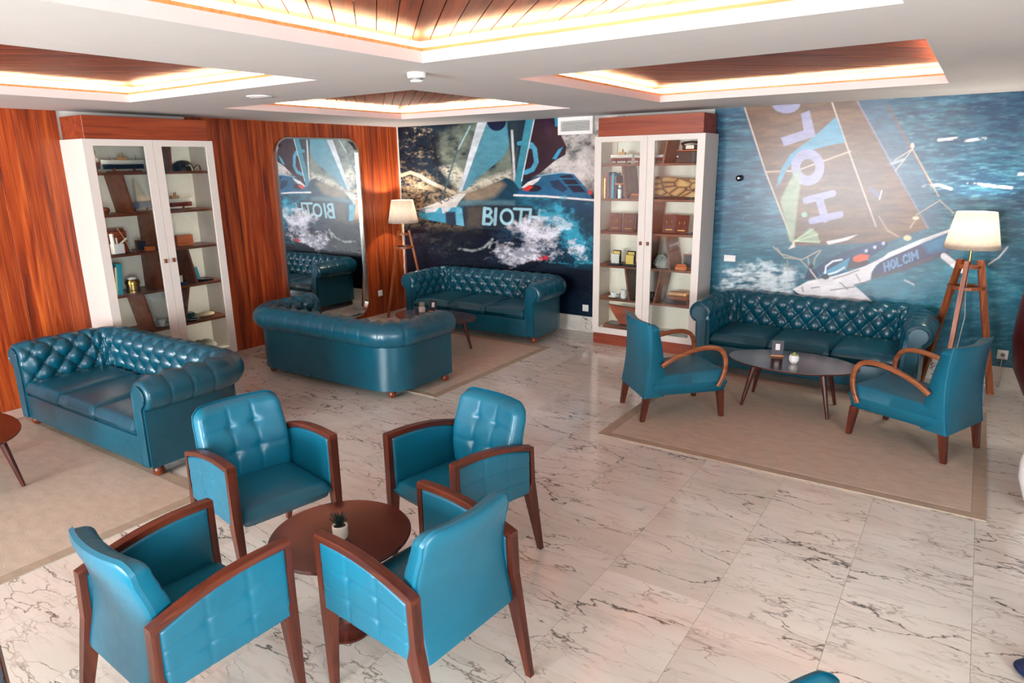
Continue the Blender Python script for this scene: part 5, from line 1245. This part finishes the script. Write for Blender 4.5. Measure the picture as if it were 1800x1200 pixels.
# ------------------------------------------------------------------ wall and ceiling fittings
def socket(loc, rz, label, plug):
    r = empty('wall_socket', loc, rz, label, 'socket', 'white wall sockets')
    MB().rbox(-0.042, 0.042, -0.010, 0.0, -0.042, 0.042, 0.004, 2).build('plate', 'plastic', r)
    if plug: MB().lathe([(0.018, 0.0), (0.016, 0.02), (0.0001, 0.022)], 14).build('plug', 'grey', r).rotation_euler = (PI / 2, 0, 0)
    else: MB().rbox(-0.024, 0.024, -0.012, -0.0095, -0.024, 0.024, 0.002, 1).build('insert', 'plastic', r)
    return r
socket((3.04, -0.0025, 0.305), 0, 'white socket plate low on the mural, left of the standing display cabinet', False)
s = socket((7.335, -0.0025, 0.315), 0, 'white socket with a grey plug on the mural, below the tripod lamp', True)
MB().tube([(0, -0.02, -0.02), (0.0, -0.026, -0.12), (0.015, -0.03, -0.22), (0.0, -0.03, -0.307), (-0.06, -0.06, -0.310)], 0.003, 6).build('cord', 'cream', s, True)
socket((0.0015, -0.547, 0.306), PI / 2, 'white socket plate on the cherry wood wall beside the mirror', False)
MB().rbox(-0.062, 0.062, -0.006, 0.0, -0.034, 0.034, 0.002, 1).build('wall_sign', 'paper'); o = bpy.data.objects['wall_sign']; o.location = (4.80, -0.0025, 1.04)
tag(o, 'blank white card sign on the mural beside the right cabinet', 'sign')
r = empty('wall_hook', (4.853, -0.0025, 1.89), 0, 'dark round wall knob on the mural near the upper right cabinet', 'hook')
o = MB().lathe([(0.012, 0.0), (0.012, 0.02), (0.030, 0.028), (0.032, 0.045), (0.020, 0.055), (0.0001, 0.057)], 20).build('knob', 'black', r, True); o.rotation_euler = (PI / 2, 0, 0)
o = MB().lathe([(0.010, 0.0), (0.010, 0.002), (0.0001, 0.002)], 14).build('chrome_cap', 'steel', r, True); o.rotation_euler = (PI / 2, 0, 0); o.location = (0, -0.057, 0)
r = empty('air_vent', (2.895, -0.002, 2.40), 0, 'white ventilation grille in the top of the dark wave mural', 'vent')
b = MB(); b.box(-0.235, 0.235, -0.05, 0.0, 0, 0.04); b.box(-0.235, 0.235, -0.05, 0.0, 0.155, 0.199); b.box(-0.235, -0.195, -0.05, 0.0, 0.04, 0.155); b.box(0.195, 0.235, -0.05, 0.0, 0.04, 0.155); b.build('frame', 'plastic', r)
MB().box(-0.195, 0.195, -0.012, 0.0, 0.04, 0.155).build('backing', 'grey', r)
for k in range(7):
    z = 0.046 + k * 0.0155
    MB().add([(-0.195, -0.048, z), (0.195, -0.048, z), (0.195, -0.020, z + 0.012), (-0.195, -0.020, z + 0.012), (-0.195, -0.048, z + 0.003), (0.195, -0.048, z + 0.003), (0.195, -0.020, z + 0.015), (-0.195, -0.020, z + 0.015)], [(3, 2, 1, 0), (4, 5, 6, 7), (0, 1, 5, 4), (1, 2, 6, 5), (2, 3, 7, 6), (3, 0, 4, 7)]).build('slat', 'plastic', r)
r = empty('smoke_detector', (4.135, -4.232, H), 0, 'white smoke detector on the ceiling between the coffers', 'smoke detector')
MB().lathe([(0.0001, 0.0), (0.055, 0.0), (0.055, -0.022), (0.050, -0.030), (0.0001, -0.030)], 28).build('base', 'plastic', r, True, 0.6)
MB().lathe([(0.036, -0.030), (0.034, -0.042), (0.0001, -0.042)], 24).build('sensor_gap', 'grey', r, True, 0.6)
MB().lathe([(0.0001, -0.042), (0.040, -0.042), (0.034, -0.052), (0.0001, -0.054)], 24).build('cap', 'plastic', r, True, 0.6)
r = empty('ceiling_speaker', (2.345, -4.0, H), 0, 'flat white round fitting on the ceiling near the left coffer', 'ceiling fitting')
MB().lathe([(0.0001, 0.0), (0.095, 0.0), (0.092, -0.007), (0.080, -0.009), (0.0001, -0.009)], 36).build('rim', 'plastic', r, True, 0.6)
MB().lathe([(0.074, -0.0092), (0.070, -0.012), (0.0001, -0.014)], 30).build('grille', 'plaster', r, True, 0.6)

# ------------------------------------------------------------------ things cut off by the right edge
r = empty('rounded_bureau', (7.745, -0.60, 0), 0, 'dark red rounded wooden bureau cut off at the right edge by the socket', 'bureau')
MB().lathe([(0.0001, 0.03), (0.16, 0.03), (0.26, 0.14), (0.36, 0.36), (0.395, 0.62), (0.385, 0.90), (0.34, 1.22), (0.30, 1.42), (0.27, 1.46), (0.0001, 1.46)], 48).build('body', 'red_dark', r, True, 0.8)
MB().lathe([(0.0001, 0.0), (0.18, 0.0), (0.18, 0.03), (0.0001, 0.03)], 36).build('base', 'red_dark', r, True, 0.6)
MB().lathe([(0.275, 1.46), (0.29, 1.47), (0.275, 1.485), (0.0001, 1.485)], 40).build('top', 'frame_wood', r, True, 0.6)
r = empty('floor_pot', (7.58, -2.65, 0), 0, 'white rounded floor pot cut off at the right edge', 'pot')
MB().lathe([(0.0001, 0.0), (0.10, 0.0), (0.15, 0.06), (0.195, 0.20), (0.198, 0.30), (0.178, 0.42), (0.17, 0.435), (0.163, 0.42), (0.17, 0.33), (0.0001, 0.32)], 44).build('pot', 'ceramic', r, True, 0.8)
MB().lathe([(0.168, 0.33), (0.10, 0.345), (0.0001, 0.35)], 24).build('soil', 'soil', r, True)
r = empty('floor_cushion', (7.572, -4.33, 0), 0, 'navy round floor cushion cut off at the lower right edge', 'cushion')
MB().lathe([(0.0001, 0.0), (0.19, 0.0), (0.222, 0.018), (0.224, 0.034), (0.205, 0.052), (0.10, 0.060), (0.0001, 0.062)], 40, (0, 0, 0), 1.0, 0.5).build('cushion', 'leather_dark', r, True)
MB().tube([(0.2245 * math.cos(a), 0.1122 * math.sin(a), 0.028) for a in np.linspace(0, 2 * PI, 41)[:-1]], 0.004, 6, None, True).build('piping', 'leather_dark', r, True)
